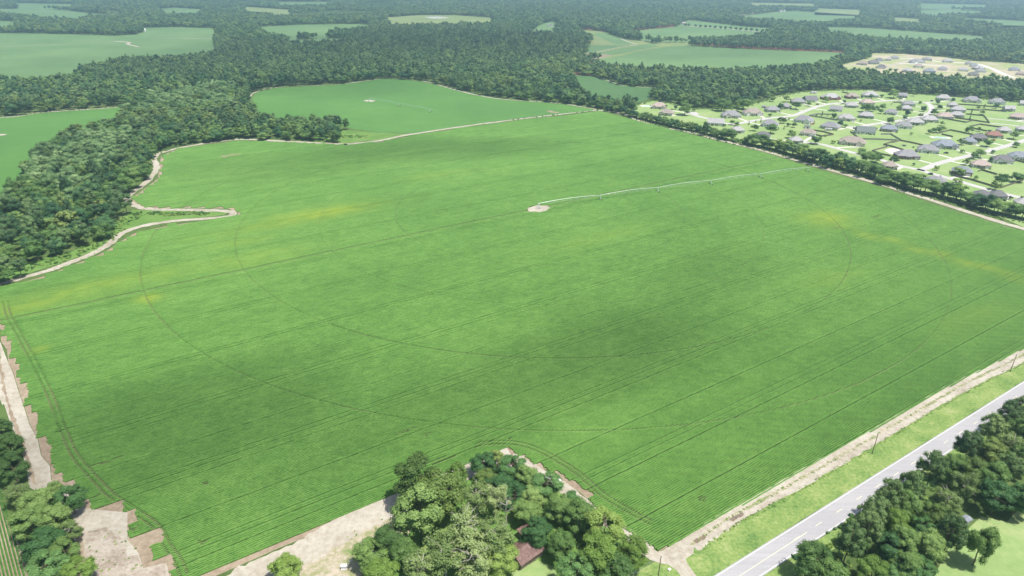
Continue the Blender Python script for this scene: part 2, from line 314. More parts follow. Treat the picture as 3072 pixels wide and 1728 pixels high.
S = 14000
o = link('ground', mesh('ground', [(-S, -3000, 0), (S, -3000, 0), (S, 2 * S, 0), (-S, 2 * S, 0)], [(0, 1, 2, 3)]), None, 'scrub')
tag(o, 'green scrub and forest floor reaching to the horizon', 'ground', None, 'structure')
sheet('field_soil', MAIN, 0.02, 'soil', 'bare brown soil under the big soybean field')
def pad(poly, w):
    """polygon grown outwards by w metres"""
    P = [Vector(p) for p in poly]; n = len(P); area = sum(P[i].x * P[(i + 1) % n].y - P[(i + 1) % n].x * P[i].y for i in range(n)); s = 1 if area > 0 else -1
    out = []
    for i in range(n):
        d = ((P[i] - P[i - 1]).normalized() + (P[(i + 1) % n] - P[i]).normalized())
        d = d.normalized() if d.length > 1e-6 else Vector((1, 0)); out.append(tuple(P[i] + Vector((d.y, -d.x)) * s * w))
    return out
for nm, poly, mt, lb in (
    ('crop_field', F2, 'crop_near', 'green crop field with a short irrigation arm beyond the sandy track'),
    ('crop_field', F3, 'crop_near', 'green crop field at the far left edge behind the mixed wood'),
    ('crop_field', F4, 'crop_far', 'wide pale green field at upper left with sandy washouts'),
    ('crop_field', F5, 'crop_far', 'small pale field tucked in the woods at top centre-left'),
    ('crop_field', F5b, 'crop_far', 'narrow field strip just in front of the tucked-away field'),
    ('crop_field', F6, 'crop_far', 'long hazy field near the top left corner'),
    ('crop_field', F7, 'crop_far', 'small hazy field at the left edge above the long tree belt'),
    ('crop_field', FA, 'crop_dark', 'dark green wedge-shaped field behind the large house'),
    ('crop_field', FB, 'crop_far', 'large hazy green field left of the new housing estate'),
    ('crop_field', FC, 'crop_far', 'pale green field bordered by a row of small round trees'),
    ('meadow', FC2, 'meadow', 'pale grassy clearing crossed by light tracks'),
    ('crop_field', FE, 'crop_far', 'long pale field between two belts of pines at upper right'),
    ('crop_field', FF, 'crop_far', 'hazy field with pale sheds at its far side'),
    ('crop_field', FG, 'crop_far', 'small hazy field near the top right corner'),
    ('bare_field', FH, 'soil', 'bare pinkish soil patch beside the hazy field'),
    ('marsh', MARSH, 'meadow', 'dry grassy marsh at top centre'),
    ('lawn', SUB, 'lawn', 'bright mown lawns of the housing estate'),
    ('building_lot', NEW, 'new_lots', 'graded sandy lots of the new housing estate')):
    sheet(nm, poly, 0.12 if nm == 'crop_field' else 0.06, mt, lb, cat='field' if 'field' in nm else None)
sheet('crop_field', gps(zG((880, 355), (1070, 340), (1420, 450), (1560, 515), (1240, 520))), 0.16, 'crop_far', 'small triangular field between the grassy clearing and a dark tree row', cat='field')
sheet('crop_field', gps(zG((770, 530), (1500, 535), (1300, 560), (850, 648), (800, 640))), 0.16, 'crop_far', 'narrow field strip right of the pine block with bare trunks', cat='field')
sheet('crop_field', gps(zG((930, 655), (1580, 540), (1780, 500), (1900, 540), (1650, 590), (1200, 680))), 0.16, 'crop_far', 'curved field strip between two pale tracks', cat='field')
sheet('bare_field', gps(zG((800, 650), (930, 658), (1200, 685), (1000, 735), (760, 742))), 0.18, 'soil', 'bare pinkish-brown patch at the foot of tall pines', cat='field')
sheet('pine_straw', gps(zG((560, 770), (900, 745), (890, 985), (600, 980))), 0.05, 'pine_straw', 'reddish pine straw under young pines', cat='forest floor')
sheet('pine_straw', gps(zG((320, 275), (660, 288), (1060, 330), (1400, 335), (2150, 255), (2100, 200), (1400, 260), (600, 230))), 0.05, 'pine_straw', 'reddish pine straw under the planted pine block', cat='forest floor')
sheet('pine_straw', gps(z20((60, 330), (500, 368), (1240, 400), (1240, 385), (500, 345), (120, 318))), 0.05, 'pine_straw', 'reddish pine straw along the pine belt behind the large hazy field', cat='forest floor')
sheet('sandy_marsh', gps(zK((1640, 146), (1750, 142), (1850, 150), (1830, 158), (1700, 160))), 0.1, 'pond', 'pale open sand in the marsh', cat='sand')

for i, p in enumerate(FX): sheet('crop_field', p, 0.12, 'crop_far' if i % 3 else 'meadow', f'{ordinal(i + 1)} of the narrow pale clearings in the far hazy forest', cat='field')
# sandy tracks
def track(px, w, label, ragged=0.5, mat='sand', z=0.10, seed=1, n=6, name='dirt_track'): return ribbon(name, smooth(gps(px), n), w, z, mat, label, ragged, 'dirt track', seed)
track(z01((-150, 925), (0, 885), (330, 795), (500, 735), (700, 655), (830, 580), (900, 515), (1050, 455), (1300, 412), (1700, 380), (1760, 352), (1690, 335), (1350, 325), (1150, 322), (1020, 295), (962, 245), (985, 205), (1110, 115))
      + z00((1180, 1270), (1165, 1190), (1240, 1145), (1500, 1090), (1800, 1052), (2100, 1064), (2576, 1088)) + z10((30, 1090), (290, 1062), (480, 1022), (900, 957), (1400, 892), (1930, 830)), 5.5, 'sandy track winding along the wood on the left side of the big field', 0.7, n=8)
track(z10((1930, 830), (2100, 855)) + z20((-200, 955), (0, 985), (300, 1062), (600, 1135), (1000, 1250), (1490, 1390)) + z21((1750, 212), (2100, 325), (2400, 420), (2576, 470), (3000, 610)), 6.5, 'sandy track between the big field and the hedgerow', 0.6)
track(z00((1880, 735), (1925, 697), (2100, 658), (2576, 633)) + z10((300, 594), (420, 595), (620, 613), (830, 668), (1000, 712), (1200, 747), (1500, 768), (1700, 787), (1930, 826)), 4, 'thin sandy track along the far edge of the second field')
track(z00((-200, 900), (0, 886), (130, 878), (330, 848), (700, 823), (880, 810)), 4, 'thin sandy track along the far edge of the left field')
track(zG((600, 983), (880, 998), (1100, 1058), (1300, 1128), (1560, 1160), (1900, 1176)), 4, 'thin pale track along the far edge of the dark wedge field')
track(zG((860, 655), (1100, 610), (1300, 567), (1540, 532), (1780, 505), (2000, 512), (2380, 530)), 6, 'pale track through the grassy clearing', mat='meadow', z=0.2)
track(zG((880, 652), (1100, 606), (1300, 563), (1560, 530)), 3.5, 'sandy lane crossing the small fields', z=0.22)
track(zG((1330, 438), (1450, 485), (1580, 530)), 7, 'sandy lane below the dark tree row', z=0.2)
track(zG((1640, 462), (1790, 487), (2380, 492)), 4, 'thin pale lane along the far field', z=0.2)
track(zG((640, 768), (1000, 735), (1300, 690), (1600, 610), (1800, 575), (2100, 545)), 12, 'wide grassy lane curving past the large hazy field', mat='meadow', z=0.2)
track(zJ((30, 455), (250, 440), (600, 430), (900, 415), (1150, 402)), 3, 'faint lane across the wide pale field', z=0.2)
track(zJ((1100, 398), (1240, 408), (1240, 430), (1340, 452)), 9, 'sandy washout in the wide pale field', 2.5, z=0.22)
track(zJ((1450, 380), (1700, 370), (2080, 375)), 6, 'sandy strip in the wide pale field', 1.5, z=0.22)
track(z00((-40, 1020), (0, 1018), (35, 1020)), 8, 'small bare patch in the left field', z=0.2, name='bare_patch')
track(z00((1675, 1188), (1740, 1176), (1815, 1166)), 9, 'straw-coloured bare patch near the far left corner of the big field', 1.0, 'soil', 0.62, name='bare_patch')
track(z10((1560, 838), (1600, 848), (1640, 850)), 8, 'bare patch in the second field by the track', 1.0, 'soil', 0.3, name='bare_patch')

# paved road with its markings
RC0 = Vector(gp(b2((421, 1449))[0])); RDIR = (Vector(gp(b2((2556, 0))[0])) - Vector(gp(b2((261, 1449))[0]))).normalized(); RNRM = Vector((-RDIR.y, RDIR.x))
def rp(t, off): q = RC0 + RDIR * t + RNRM * off; return (q.x, q.y)
road = ribbon('road', [rp(t, 0) for t in range(-300, 1501, 20)], 8.5, 0.10, 'asphalt', 'straight two-lane paved road with white edge lines', 0.0)
plain('road_paint', (0.78, 0.77, 0.72), 0.7, 0.1, 0.8); plain('road_yellow', (0.75, 0.68, 0.42), 0.7, 0.12, 0.8)
for s in (-1, 1):
    link('edge_line', ribbon_mesh('edge_line', [rp(t, s * 3.72) for t in range(-300, 1501, 20)], 0.15, 0.116), road, 'road_paint')
link('centre_line', ribbon_mesh('centre_line', [rp(t, -0.22) for t in range(-300, 38, 5)], 0.15, 0.116), road, 'road_yellow')
tdash = (Vector(gp(b2((1020, 1055))[0])) - RC0).dot(RDIR)
dash_me = ribbon_mesh('lane_dash', [(0, 0), (RDIR.x * 3.4, RDIR.y * 3.4)], 0.16, 0.116); dash_me.materials.append(MATS['road_yellow'])
for i in range(-1, 26):
    d_ = bpy.data.objects.new('lane_dash', dash_me); COL.objects.link(d_); d_.parent = road; q = rp(tdash - 1.7 + 12.19 * i, 0.0); d_.location = (q[0], q[1], 0)
ribbon('verge', [rp(t, 11.5) for t in range(-40, 1501, 20)], 14.5, 0.05, 'verge_grass', 'bright grass verge between the dirt track and the paved road', 0.4)
ribbon('verge', [rp(t, -7.0) for t in range(-300, 1501, 20)], 6, 0.045, 'verge_grass', 'narrow grass verge between the paved road and the pines', 0.5)
TRK = b2((60, 1215), (200, 1112), (400, 985), (800, 768), (1200, 540), (1400, 425), (1900, 130), (2150, -10)) + [(3072, 1064), (3300, 935)]
track(TRK, 6.8, 'two-rut sandy track between the crop and the grass verge', 0.5)
tc = smooth(gps(TRK), 8)
ribbon('grass_strip', tc, 1.1, 0.125, 'sandy_yard', 'thin patchy grass strip between the ruts of the roadside track', 0.45)
for a, b in (((90, 1195), (170, 1148)), ((360, 1030), (455, 975))):
    ribbon('mud_puddle', smooth(gps(b2(a, ((a[0] + b[0]) / 2, (a[1] + b[1]) / 2), b)), 4), 1.5, 0.14, 'puddle_mud', 'dark damp patch in the roadside track' + (' by the junction' if a[0] < 200 else ' further along'), 0.4, 'puddle')
track(zL((-20, 250), (10, 420), (40, 600), (90, 760), (150, 930), (215, 1130), (280, 1330)), 1.2, 'faint darker wheel rut on the pale sandy strip', 0.5, 'soil', 0.075, name='wheel_rut')
# junction, bottom sand road, left sand apron, yards
jz = Z(1950, 1600, 200, 2264)
sheet('sand_junction', gps(jz((-250, 330), (0, 440), (250, 630), (400, 600), (700, 420), (1200, 160), (1900, -60), (2150, 20), (1700, 260), (1500, 420), (1470, 700), (1210, 870), (1250, 1000), (1500, 1360), (1700, 1600), (1150, 1600), (900, 1250), (620, 1070), (300, 1010), (0, 900), (-300, 700))), 0.09, 'sand', 'pale sandy junction where the tracks meet the paved road', cat='dirt track')
track(b1((1290, 540), (1400, 610), (1500, 672), (1620, 742), (1700, 800), (1800, 880), (1900, 965), (2050, 1060), (2200, 1160), (2330, 1265)), 5.0, 'sandy track around the farmyard trees to the junction', 0.5)
track(b0((1700, 1600), (1800, 1500), (2000, 1400), (2300, 1262)) + b1((0, 1100), (200, 1000), (420, 885), (620, 780), (850, 680), (1100, 600), (1290, 545)), 11.5, 'broad sandy track below the field', 0.8)
sheet('sandy_yard', gps(b0((1950, 1560), (2050, 1420), (2576, 1160)) + b1((30, 1140), (420, 930), (600, 1000), (420, 1250), (150, 1449), (0, 1560))), 0.07, 'sandy_yard', 'patchy sandy yard left of the farmyard trees', cat='yard')
sheet('farmyard_grass', gps(b1((420, 930), (900, 640), (1290, 560), (1700, 830), (2250, 1230), (2300, 1449), (2200, 1700), (100, 1700), (150, 1449), (420, 1250), (600, 1000))), 0.036, 'weeds_ground', 'weedy ground under the farmyard trees', cat='grass')
sheet('lawn', gps(b1((1290, 1420), (1480, 1330), (1600, 1380), (1650, 1500), (1600, 1700), (1200, 1700))), 0.08, 'lawn', 'small sunny lawn beside the rusty-roofed barn')
sheet('sand_apron', gps(zL((-40, 180), (5, 205), (25, 260), (60, 350), (100, 440), (150, 600), (185, 700), (235, 860), (295, 960), (325, 1100), (395, 1180), (405, 1290), (470, 1340)) + b0((600, 860), (640, 940), (735, 950), (962, 970), (962, 1175), (1045, 1275), (1080, 1390), (1255, 1350), (1290, 1500), (1250, 1700), (700, 1700), (650, 1449), (620, 1100), (450, 900), (220, 780), (200, 640), (150, 450), (80, 300), (30, 150)) + zL((20, 700), (-40, 560))), 0.06, 'sand', 'pale sandy strip at the left edge of the big field', cat='sand')
sheet('weedy_patch', gps(b0((640, 1120), (800, 1080), (940, 1180), (960, 1300), (1040, 1290), (1075, 1400), (1240, 1360), (1260, 1500), (1200, 1700), (650, 1700), (640, 1449))), 0.075, 'dry_weeds', 'greyish weedy bare patch in the lower left corner of the field', cat='bare ground')
sheet('crop_corner', gps(b0((-60, 780), (0, 900), (60, 1050), (180, 1280), (230, 1449), (260, 1700), (-300, 1700))), 0.05, 'soil', 'bare soil of the next field in the bottom left corner', cat='field')
sheet('weedy_strip', gps(z01((1000, 330), (1400, 330), (1720, 345), (1690, 365), (1300, 405), (1040, 450), (890, 510), (820, 580), (700, 640), (480, 720), (0, 875), (-100, 800), (300, 700), (600, 620), (800, 480), (920, 380))), 0.06, 'weeds_ground', 'bright weedy strip between the wood and the sandy track', cat='weeds')
sheet('weedy_strip', gps(z10((-250, 990), (60, 985), (280, 1000), (440, 1010), (530, 1012), (290, 1058), (20, 1085), (-250, 1060))), 0.06, 'weeds_ground', 'weedy triangle between the two big fields', cat='weeds')
sheet('lawn', gps(b2((1900, 1449), (2000, 1250), (2250, 1000), (2450, 1040), (2576, 900), (2900, 760), (3500, 900), (4200, 1300), (4200, 1750), (1800, 1750))), 0.06, 'lawn', 'sunny lawn among the trees in the bottom right corner')

# ------------------------------------------------------------------ the soybean rows of the big field
def tri_poly_rows():
    rng = np.random.default_rng(5)
    P = np.array(MAIN); d = np.array(RD); n = np.array(RN)
    u = P @ d; w = P @ n
    # wheel tracks that cross the rows
    tracks = []
    pc = np.array(gp(zP((290, 365))[0]))
    th = np.linspace(0, 2 * np.pi, 721)
    for k in range(1, 6):
        tracks.append((np.stack([pc[0] + 58.1 * k * np.cos(th), pc[1] + 58.1 * k * np.sin(th)], 1), 0.25 + 0.035 * k, (0, .2, .5, .5, .9, .7)[k]))
    def dbl(px, gap=1.05):
        q = np.array(smooth(gps(px), 10)); t = np.gradient(q, axis=0); t /= np.linalg.norm(t, axis=1)[:, None]; nn = np.stack([-t[:, 1], t[:, 0]], 1)
        for s in (-1, 1): tracks.append((q + nn * gap * s, 0.42, 1.0))
    dbl(zL((40, -120), (70, 0), (130, 110), (240, 310), (300, 430), (380, 590), (450, 760), (500, 900)) + b0((450, 280), (560, 530), (700, 700), (850, 850), (1000, 950), (1180, 1080), (1260, 1220), (1340, 1330), (1390, 1449)))
    dbl(b1((700, 600), (850, 530), (1000, 470), (1200, 445), (1400, 470), (1600, 560), (1800, 690), (2000, 860), (2330, 1050)))
    yel = [(dd((800, 540))[0], 48, 16, 1.0), (dd((740, 555))[0], 70, 12, .6), (dd((200, 735))[0], 75, 16, .55), (dd((375, 752))[0], 9, 8, .9), (dd((60, 770))[0], 30, 12, .7), (dd((100, 880))[0], 6, 5, .5),
           (dd((110, 1240))[0], 5, 5, .6), (dd((640, 650))[0], 40, 14, .45), (dd((2080, 552))[0], 24, 20, .9), (dd((2120, 565))[0], 16, 12, .7), (dd((600, 610))[0], 25, 12, .35), (dd((1100, 440))[0], 40, 10, .25), (dd((1500, 600))[0], 60, 12, .2),
           (dd((2100, 700))[0], 30, 12, .25), (dd((2450, 800))[0], 40, 10, .2)]
    for i in range(22):      # yellow streak running away to the right edge
        t = i / 21; yel.append((dd((2150 + 420 * t, 582 + 120 * t + 4 * math.sin(i)))[0], 9, 5, .45 + .3 * math.sin(i * 2.1) ** 2))
    Y = [(np.array(gp(p)), a, b_, k) for p, a, b_, k in yel]
    bare = [(gp(zP((290, 368))[0]), 11.0, 8.0)] + [(gp(q), a, c) for q, a, c in ((b1((500, 355))[0], 6, .8), (b1((645, 385))[0], 2.5, 1), (b1((1265, 415))[0], 1.5, 1), (b2((145, 870))[0], 1.6, 1.3), (b2((1260, 395))[0], .01, .01),
            (b0((1530, 1200))[0], 1.2, 1.6), (b0((1000, 1090))[0], 2.2, 1.6), (z21((1450, 380))[0], 6, 2), (z21((1160, 465))[0], 5, 2), (z01((1270, 493))[0], 3, 1.0), (b0((740, 850))[0], 1.5, 1), (b0((1570, 745))[0], 2, .8),(b0((800,590))[0], 6, .7))]
    vs, fs, ys, ts, rs, fv, ff = [], [], [], [], [], [], []; base = fb = 0; passv = rng.normal(0, .010, 4000); rowv = rng.normal(0, .010, 4000)
    off = np.array([-0.30, -0.23, 0.0, 0.23, 0.30]); hh = np.array([0.04, 0.5, 0.70, 0.5, 0.04])
    spacing = 0.914; wmin, wmax = w.min(), w.max()
    nrow = int((wmax - wmin) / spacing)
    edges = [(u[i], w[i], u[(i + 1) % len(P)], w[(i + 1) % len(P)]) for i in range(len(P))]
    tk = [(q @ d, q @ n, hw, st) for q, hw, st in tracks]
    w_lane = np.array(rowp[0]) @ n
    for r in range(nrow):
        wr = wmin + (r + 0.5) * spacing
        grp = 8
        wc = wmin + ((r // grp) * grp + grp / 2) * spacing            # whole planter pass starts and stops together
        parallel_edge = wr < wmin + 40
        wq = wr if parallel_edge else wc
        xs = sorted(a + (b_ - a) * (wq - c) / (e - c) for a, c, b_, e in edges if (c > wq) != (e > wq))
        shift = 0.0
        if r % 24 == 0: shift = 0.16
        if r % 24 == 23: shift = -0.16
        low = 0.5 if (r % 24 in (4, 7) and (r // 24) % 2 == 0) else 1.0
        if abs(wr - w_lane) < 1.0: low = 0.25
        for k in range(0, len(xs) - 1, 2):
            a, b_ = xs[k] + rng.uniform(-.4, .4) + (0 if parallel_edge else 3.6 * abs(math.sin((r // 8) * 2.3))), xs[k + 1] + rng.uniform(-.5, .5) - (0 if parallel_edge else 1.5 * abs(math.sin((r // 8) * 1.7)))
            if b_ - a < 2: continue
            c0 = d * ((a + b_) / 2) + n * wr
            dist = max(60, min(np.hypot(*(d * x + n * wr)) for x in np.linspace(a, b_, 9)))
            step = 0.9 if dist < 240 else 1.5 if dist < 330 else 3.0 if dist < 480 else 6.0
            t = np.arange(a, b_, step); t = t + rng.uniform(-.3, .3, len(t)) * step; t[0] = a; t = np.append(t, b_)
            cuts = []
            for tu, tw, hw, st in tk:
                s0 = tw[:-1]; s1 = tw[1:]; m = (s0 > wr) != (s1 > wr)
                for i in np.nonzero(m)[0]:
                    f = (wr - s0[i]) / (s1[i] - s0[i]); cu = tu[i] + f * (tu[i + 1] - tu[i])
                    sl = abs(tu[i + 1] - tu[i]) / max(abs(s1[i] - s0[i]), 1e-6); h = min(hw * math.sqrt(1 + sl * sl), 14)
                    if a < cu < b_: cuts.append((cu, h, st * (.6 if d[0] * cu + n[0] * wr < pc[0] - 120 and hw < .42 else 1)))
            ex = [e for cu, h, st in cuts for e in (cu - h - .25, cu - h, cu + h, cu + h + .25)]
            t = np.unique(np.concatenate([t, np.array(ex)])) if ex else np.unique(t)
            t = t[(t >= a) & (t <= b_)]
            x = d[0] * t + n[0] * wr; y = d[1] * t + n[1] * wr
            H = low * (0.9 + 0.25 * vnoise(x, y, 9, 2)) * rng.uniform(.82, 1.12, len(t)); tr = np.zeros(len(t)) + (0.45 if low < 0.5 else 0)
            for cu, h, st in cuts:
                m = np.abs(t - cu) <= h + .01; H[m] *= (1 - .75 * st); tr[m] = np.maximum(tr[m], st * .75 * np.clip(vnoise(x[m], y[m], 14, 3) * 1.6 - .25, 0, 1))
            yy = np.zeros(len(t))
            for c, ra, rb, kk in Y:
                ru = ((x - c[0]) * d[0] + (y - c[1]) * d[1]) / ra; rw = ((x - c[0]) * n[0] + (y - c[1]) * n[1]) / rb
                yy = np.maximum(yy, kk * np.exp(-(ru * ru + rw * rw) * 1.3))
            yy = np.clip(yy * (0.45 + 1.0 * vnoise(x, y, 7, 4)) , 0, 1) * 0.72
            wid = rng.uniform(.86, 1.1, len(t))
            for c, ra, rb in bare:
                ru = ((x - c[0]) * d[0] + (y - c[1]) * d[1]) / ra; rw = ((x - c[0]) * n[0] + (y - c[1]) * n[1]) / rb
                m = ((ru * ru + rw * rw) < 1.0) & (rng.random(len(t)) < (1 if ra > 10 else .6)); H[m] *= 0.35 if ra < 10 else 0; wid[m] = 0.5; tr[m] = .8 if ra < 10 else 1
            wob = wr + shift + 0.05 * np.sin(t * .9 + r)
            ww = wob[:, None] + off[None] * wid[:, None]
            X = d[0] * t[:, None] + n[0] * ww; Yw = d[1] * t[:, None] + n[1] * ww; Zz = 0.02 + hh[None] * H[:, None]
            m = len(t); vs.append(np.stack([X, Yw, Zz], 2).reshape(-1, 3)); ys.append(np.repeat(yy, 5)); ts.append(np.repeat(tr, 5))
            i = np.arange(m - 1)[:, None] * 5 + np.arange(4)[None] + base; i = i.ravel()
            fs.append(np.stack([i, i + 5, i + 6, i + 1], 1)); base += m * 5
            rv = passv[r // 8] + rowv[r] + .10 * (vnoise(x, y, 3.0, 8) - .5) + .08 * (rng.random(m) - .5); rs.append(np.repeat(rv, 5))
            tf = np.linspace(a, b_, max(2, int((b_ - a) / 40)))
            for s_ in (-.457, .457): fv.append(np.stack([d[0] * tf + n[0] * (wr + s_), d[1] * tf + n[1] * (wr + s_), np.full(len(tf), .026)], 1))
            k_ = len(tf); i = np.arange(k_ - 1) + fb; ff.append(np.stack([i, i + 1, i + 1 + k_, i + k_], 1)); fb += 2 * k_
    return np.concatenate(vs), np.concatenate(fs), np.concatenate(ys), np.concatenate(ts), np.concatenate(rs), np.concatenate(fv), np.concatenate(ff)
def quads(name, V, Fq, smooth_=True):
    me = bpy.data.meshes.new(name); me.vertices.add(len(V)); me.vertices.foreach_set('co', V.astype(np.float32).ravel())
    me.loops.add(Fq.size); me.loops.foreach_set('vertex_index', Fq.astype(np.int32).ravel())
    me.polygons.add(len(Fq)); me.polygons.foreach_set('loop_start', np.arange(0, Fq.size, 4, dtype=np.int32)); me.polygons.foreach_set('loop_total', np.full(len(Fq), 4, np.int32))
    if smooth_: me.polygons.foreach_set('use_smooth', np.ones(len(Fq), bool))
    me.update(calc_edges=True); return me
V_, F_, Y_, T_, R_, FV_, FF_ = tri_poly_rows()
me = quads('soybean_rows', V_, F_)
for nm, arr in (('yel', Y_), ('trk', T_), ('rv', R_)):
    at = me.attributes.new(nm, 'FLOAT', 'POINT'); at.data.foreach_set('value', arr.astype(np.float32))
o = link('soybean_foliage', me, None, 'soybean'); tag(o, 'dense green soybean rows filling the big field', 'crop', None, 'stuff')
if me.polygons[0].normal.z < 0: me.flip_normals()
o = link('field_furrow_floor', quads('field_floor', FV_, FF_, False), None, 'crop_floor_shade'); tag(o, 'dark ground between the soybean rows with shade painted into its colour', 'field', None, 'structure')
sheet('field_margin', gps(b0((560, 800), (1000, 880), (1330, 1100), (1420, 1700), (560, 1700))), 0.012, 'soil', 'bare soil margin under the lower left corner of the big field', cat='bare ground')
# rows of the next field in the bottom left corner
mb = MB(); q0, q1 = Vector(gp(b0((20, 960))[0])), Vector(gp(b0((150, 1449))[0])); dv = (q1 - q0).normalized(); nv = Vector((-dv.y, dv.x))
if nv.x > 0: nv = -nv
for i in range(16):
    for s in range(-8, 40):
        c = q0 + dv * (s * 2.0) + nv * (i * 0.95 - 1.0); h = random.Random(i * 91 + s).uniform(.35, .6); e = c + dv * 2.02
        mb.add([(*(c - nv * .3), .06), (*c, h), (*(c + nv * .3), .06), (*(e - nv * .3), .06), (*e, h), (*(e + nv * .3), .06)], [(0, 1, 4, 3), (1, 2, 5, 4)])
o = mb.build('crop_row_foliage', 'crop_near'); tag(o, 'green crop rows with sandy gaps in the bottom left corner', 'crop', None, 'stuff')

# ------------------------------------------------------------------ trees
leaf_mat('leaf_pine', (0.042, 0.10, 0.04), (0.098, 0.178, 0.06), (0.19, 0.285, 0.10), 0.2)
leaf_mat('leaf_broad', (0.052, 0.122, 0.032), (0.12, 0.222, 0.054), (0.225, 0.34, 0.095), 0.24)
leaf_mat('leaf_dark', (0.042, 0.112, 0.036), (0.085, 0.19, 0.052), (0.155, 0.285, 0.085), 0.2)
leaf_mat('leaf_deep', (0.028, 0.085, 0.034), (0.06, 0.145, 0.05), (0.11, 0.215, 0.075), 0.18)
leaf_mat('leaf_near', (0.072, 0.15, 0.04), (0.16, 0.27, 0.068), (0.285, 0.40, 0.12), 0.28)
leaf_mat('leaf_pine_near', (0.06, 0.122, 0.042), (0.138, 0.222, 0.07), (0.255, 0.345, 0.12), 0.24)
leaf_mat('leaf_bright', (0.10, 0.19, 0.034), (0.20, 0.315, 0.062), (0.32, 0.43, 0.11), 0.3)
leaf_mat('leaf_pale', (0.11, 0.205, 0.075), (0.195, 0.32, 0.115), (0.31, 0.435, 0.185), 0.3)
leaf_mat('leaf_sage', (0.12, 0.19, 0.055), (0.225, 0.315, 0.10), (0.36, 0.44, 0.18), 0.32)
leaf_mat('leaf_olive', (0.066, 0.125, 0.03), (0.145, 0.222, 0.05), (0.25, 0.325, 0.088), 0.24)
plain('bark', (0.16, 0.115, 0.085), 0.9, 0.3, 2.0); plain('bark_pale', (0.42, 0.38, 0.33), 0.9, 0.25, 2.0)
_ICO = bmesh.new(); bmesh.ops.create_icosphere(_ICO, subdivisions=1, radius=1)
ICO_V = np.array([v.co[:] for v in _ICO.verts]); ICO_F = [tuple(v.index for v in f.verts) for f in _ICO.faces]; _ICO.free()
def crown_mesh(name, seed, mat, rx=5.0, rz=6.0, zc=9.0, lobes=26, lr=(1.5, 2.3), per=130, leaf=0.5, core=0.8, shape='round', fill=0.55, jit=.42):
    """crown of leaf-sized faces grouped into clumps spread through its volume, reference tree 15 m tall and 5 m in radius"""
    g = np.random.default_rng(seed); Vv, Ff, k = [], [], 0
    for i in range(lobes):
        while True:
            dv = g.normal(size=3); dv /= np.linalg.norm(dv)
            if dv[2] > -0.75: break
        rad = g.uniform(fill, 0.92)
        c = dv * rad
        if shape == 'pine':
            zz = g.uniform(-0.9, 0.95); a = g.uniform(0, 6.28); rr = (0.25 + 0.75 * (1 - abs(zz - (-0.15)) ** 1.6 * 0.75)) * g.uniform(.35, .95); c = np.array([math.cos(a) * rr, math.sin(a) * rr, zz])
        if shape == 'cone':
            zz = g.uniform(-0.95, 0.95); a = g.uniform(0, 6.28); rr = (1 - (zz + 1) / 2.1) * g.uniform(.3, .9); c = np.array([math.cos(a) * rr, math.sin(a) * rr, zz])
        c = c * np.array([rx, rx, rz]) + np.array([0, 0, zc]); r = g.uniform(*lr)
        if core:
            j = (ICO_V * g.uniform(.8, 1.1, (len(ICO_V), 1))) * r * core * np.array([1, 1, .85]) + c
            Vv.append(j); Ff += [tuple(x + k for x in f) for f in ICO_F]; k += len(j)
        n = int(per * g.uniform(.7, 1.3))
        dn = g.normal(size=(n, 3)); dn[:, 2] += 0.35; dn /= np.linalg.norm(dn, axis=1)[:, None]
        p = c + dn * r * g.uniform(.72, 1.12, (n, 1)) * np.array([1, 1, .85])
        cn = p - np.array([0, 0, zc - rz * .5]); cn = cn / np.array([rx, rx, rz]) ; cn /= np.linalg.norm(cn, axis=1)[:, None]
        nn = dn * .75 + cn * .7 + g.normal(size=(n, 3)) * jit; nn /= np.linalg.norm(nn, axis=1)[:, None]
        a = np.cross(nn, g.normal(size=(n, 3))); a /= np.linalg.norm(a, axis=1)[:, None]; b = np.cross(nn, a)
        s = leaf * g.uniform(.6, 1.3, (n, 1)); s2 = s * g.uniform(.5, .9, (n, 1))
        q = np.stack([p - a * s * .5, p + b * s2 * .5, p + a * s * .5, p - b * s2 * .5], 1).reshape(-1, 3)
        Vv.append(q); Ff += [(k + 4 * i_, k + 4 * i_ + 1, k + 4 * i_ + 2, k + 4 * i_ + 3) for i_ in range(n)]; k += 4 * n
    me = mesh(name, np.concatenate(Vv).tolist(), Ff); me.materials.append(MATS[mat]); return me
def trunk_mesh(name, seed, mat, top=11.0, r=0.28, limbs=6, lean=0.3, reach=3.2, dead=False):
    g = random.Random(seed); m = MB(); p = Vector((0, 0, -0.4)); pts = [p]
    for i in range(1, 6): pts.append(Vector((g.uniform(-lean, lean) * i / 3, g.uniform(-lean, lean) * i / 3, top * i / 5)))
    for i in range(5): m.tube(pts[i], pts[i + 1], r * (1 - i * .17), r * (1 - (i + 1) * .17), 7 if not i else 6, cap=False)
    for i in range(limbs):
        t = g.uniform(.4, .98); k = min(int(t * 5), 4); s = pts[k].lerp(pts[k + 1], t * 5 - k); a = i * 2.4 + g.random()
        e = s + Vector((math.cos(a) * reach * g.uniform(.6, 1), math.sin(a) * reach * g.uniform(.6, 1), g.uniform(.8, 2.6))); mid = s.lerp(e, .5) + Vector((0, 0, .3))
        m.tube(s, mid, r * .38, r * .26, 5, False); m.tube(mid, e, r * .26, r * .07, 5, False)
        for j in range(3 if dead else 1):
            e2 = mid.lerp(e, g.uniform(.2, .9)); m.tube(e2, e2 + Vector((g.uniform(-1, 1), g.uniform(-1, 1), g.uniform(.2, 1.3))) * (1.4 if dead else 1), r * .14, r * .03, 4, False)
    me = mesh(name, m.v, m.f); me.materials.append(MATS[mat]); return me
PROTO = {}
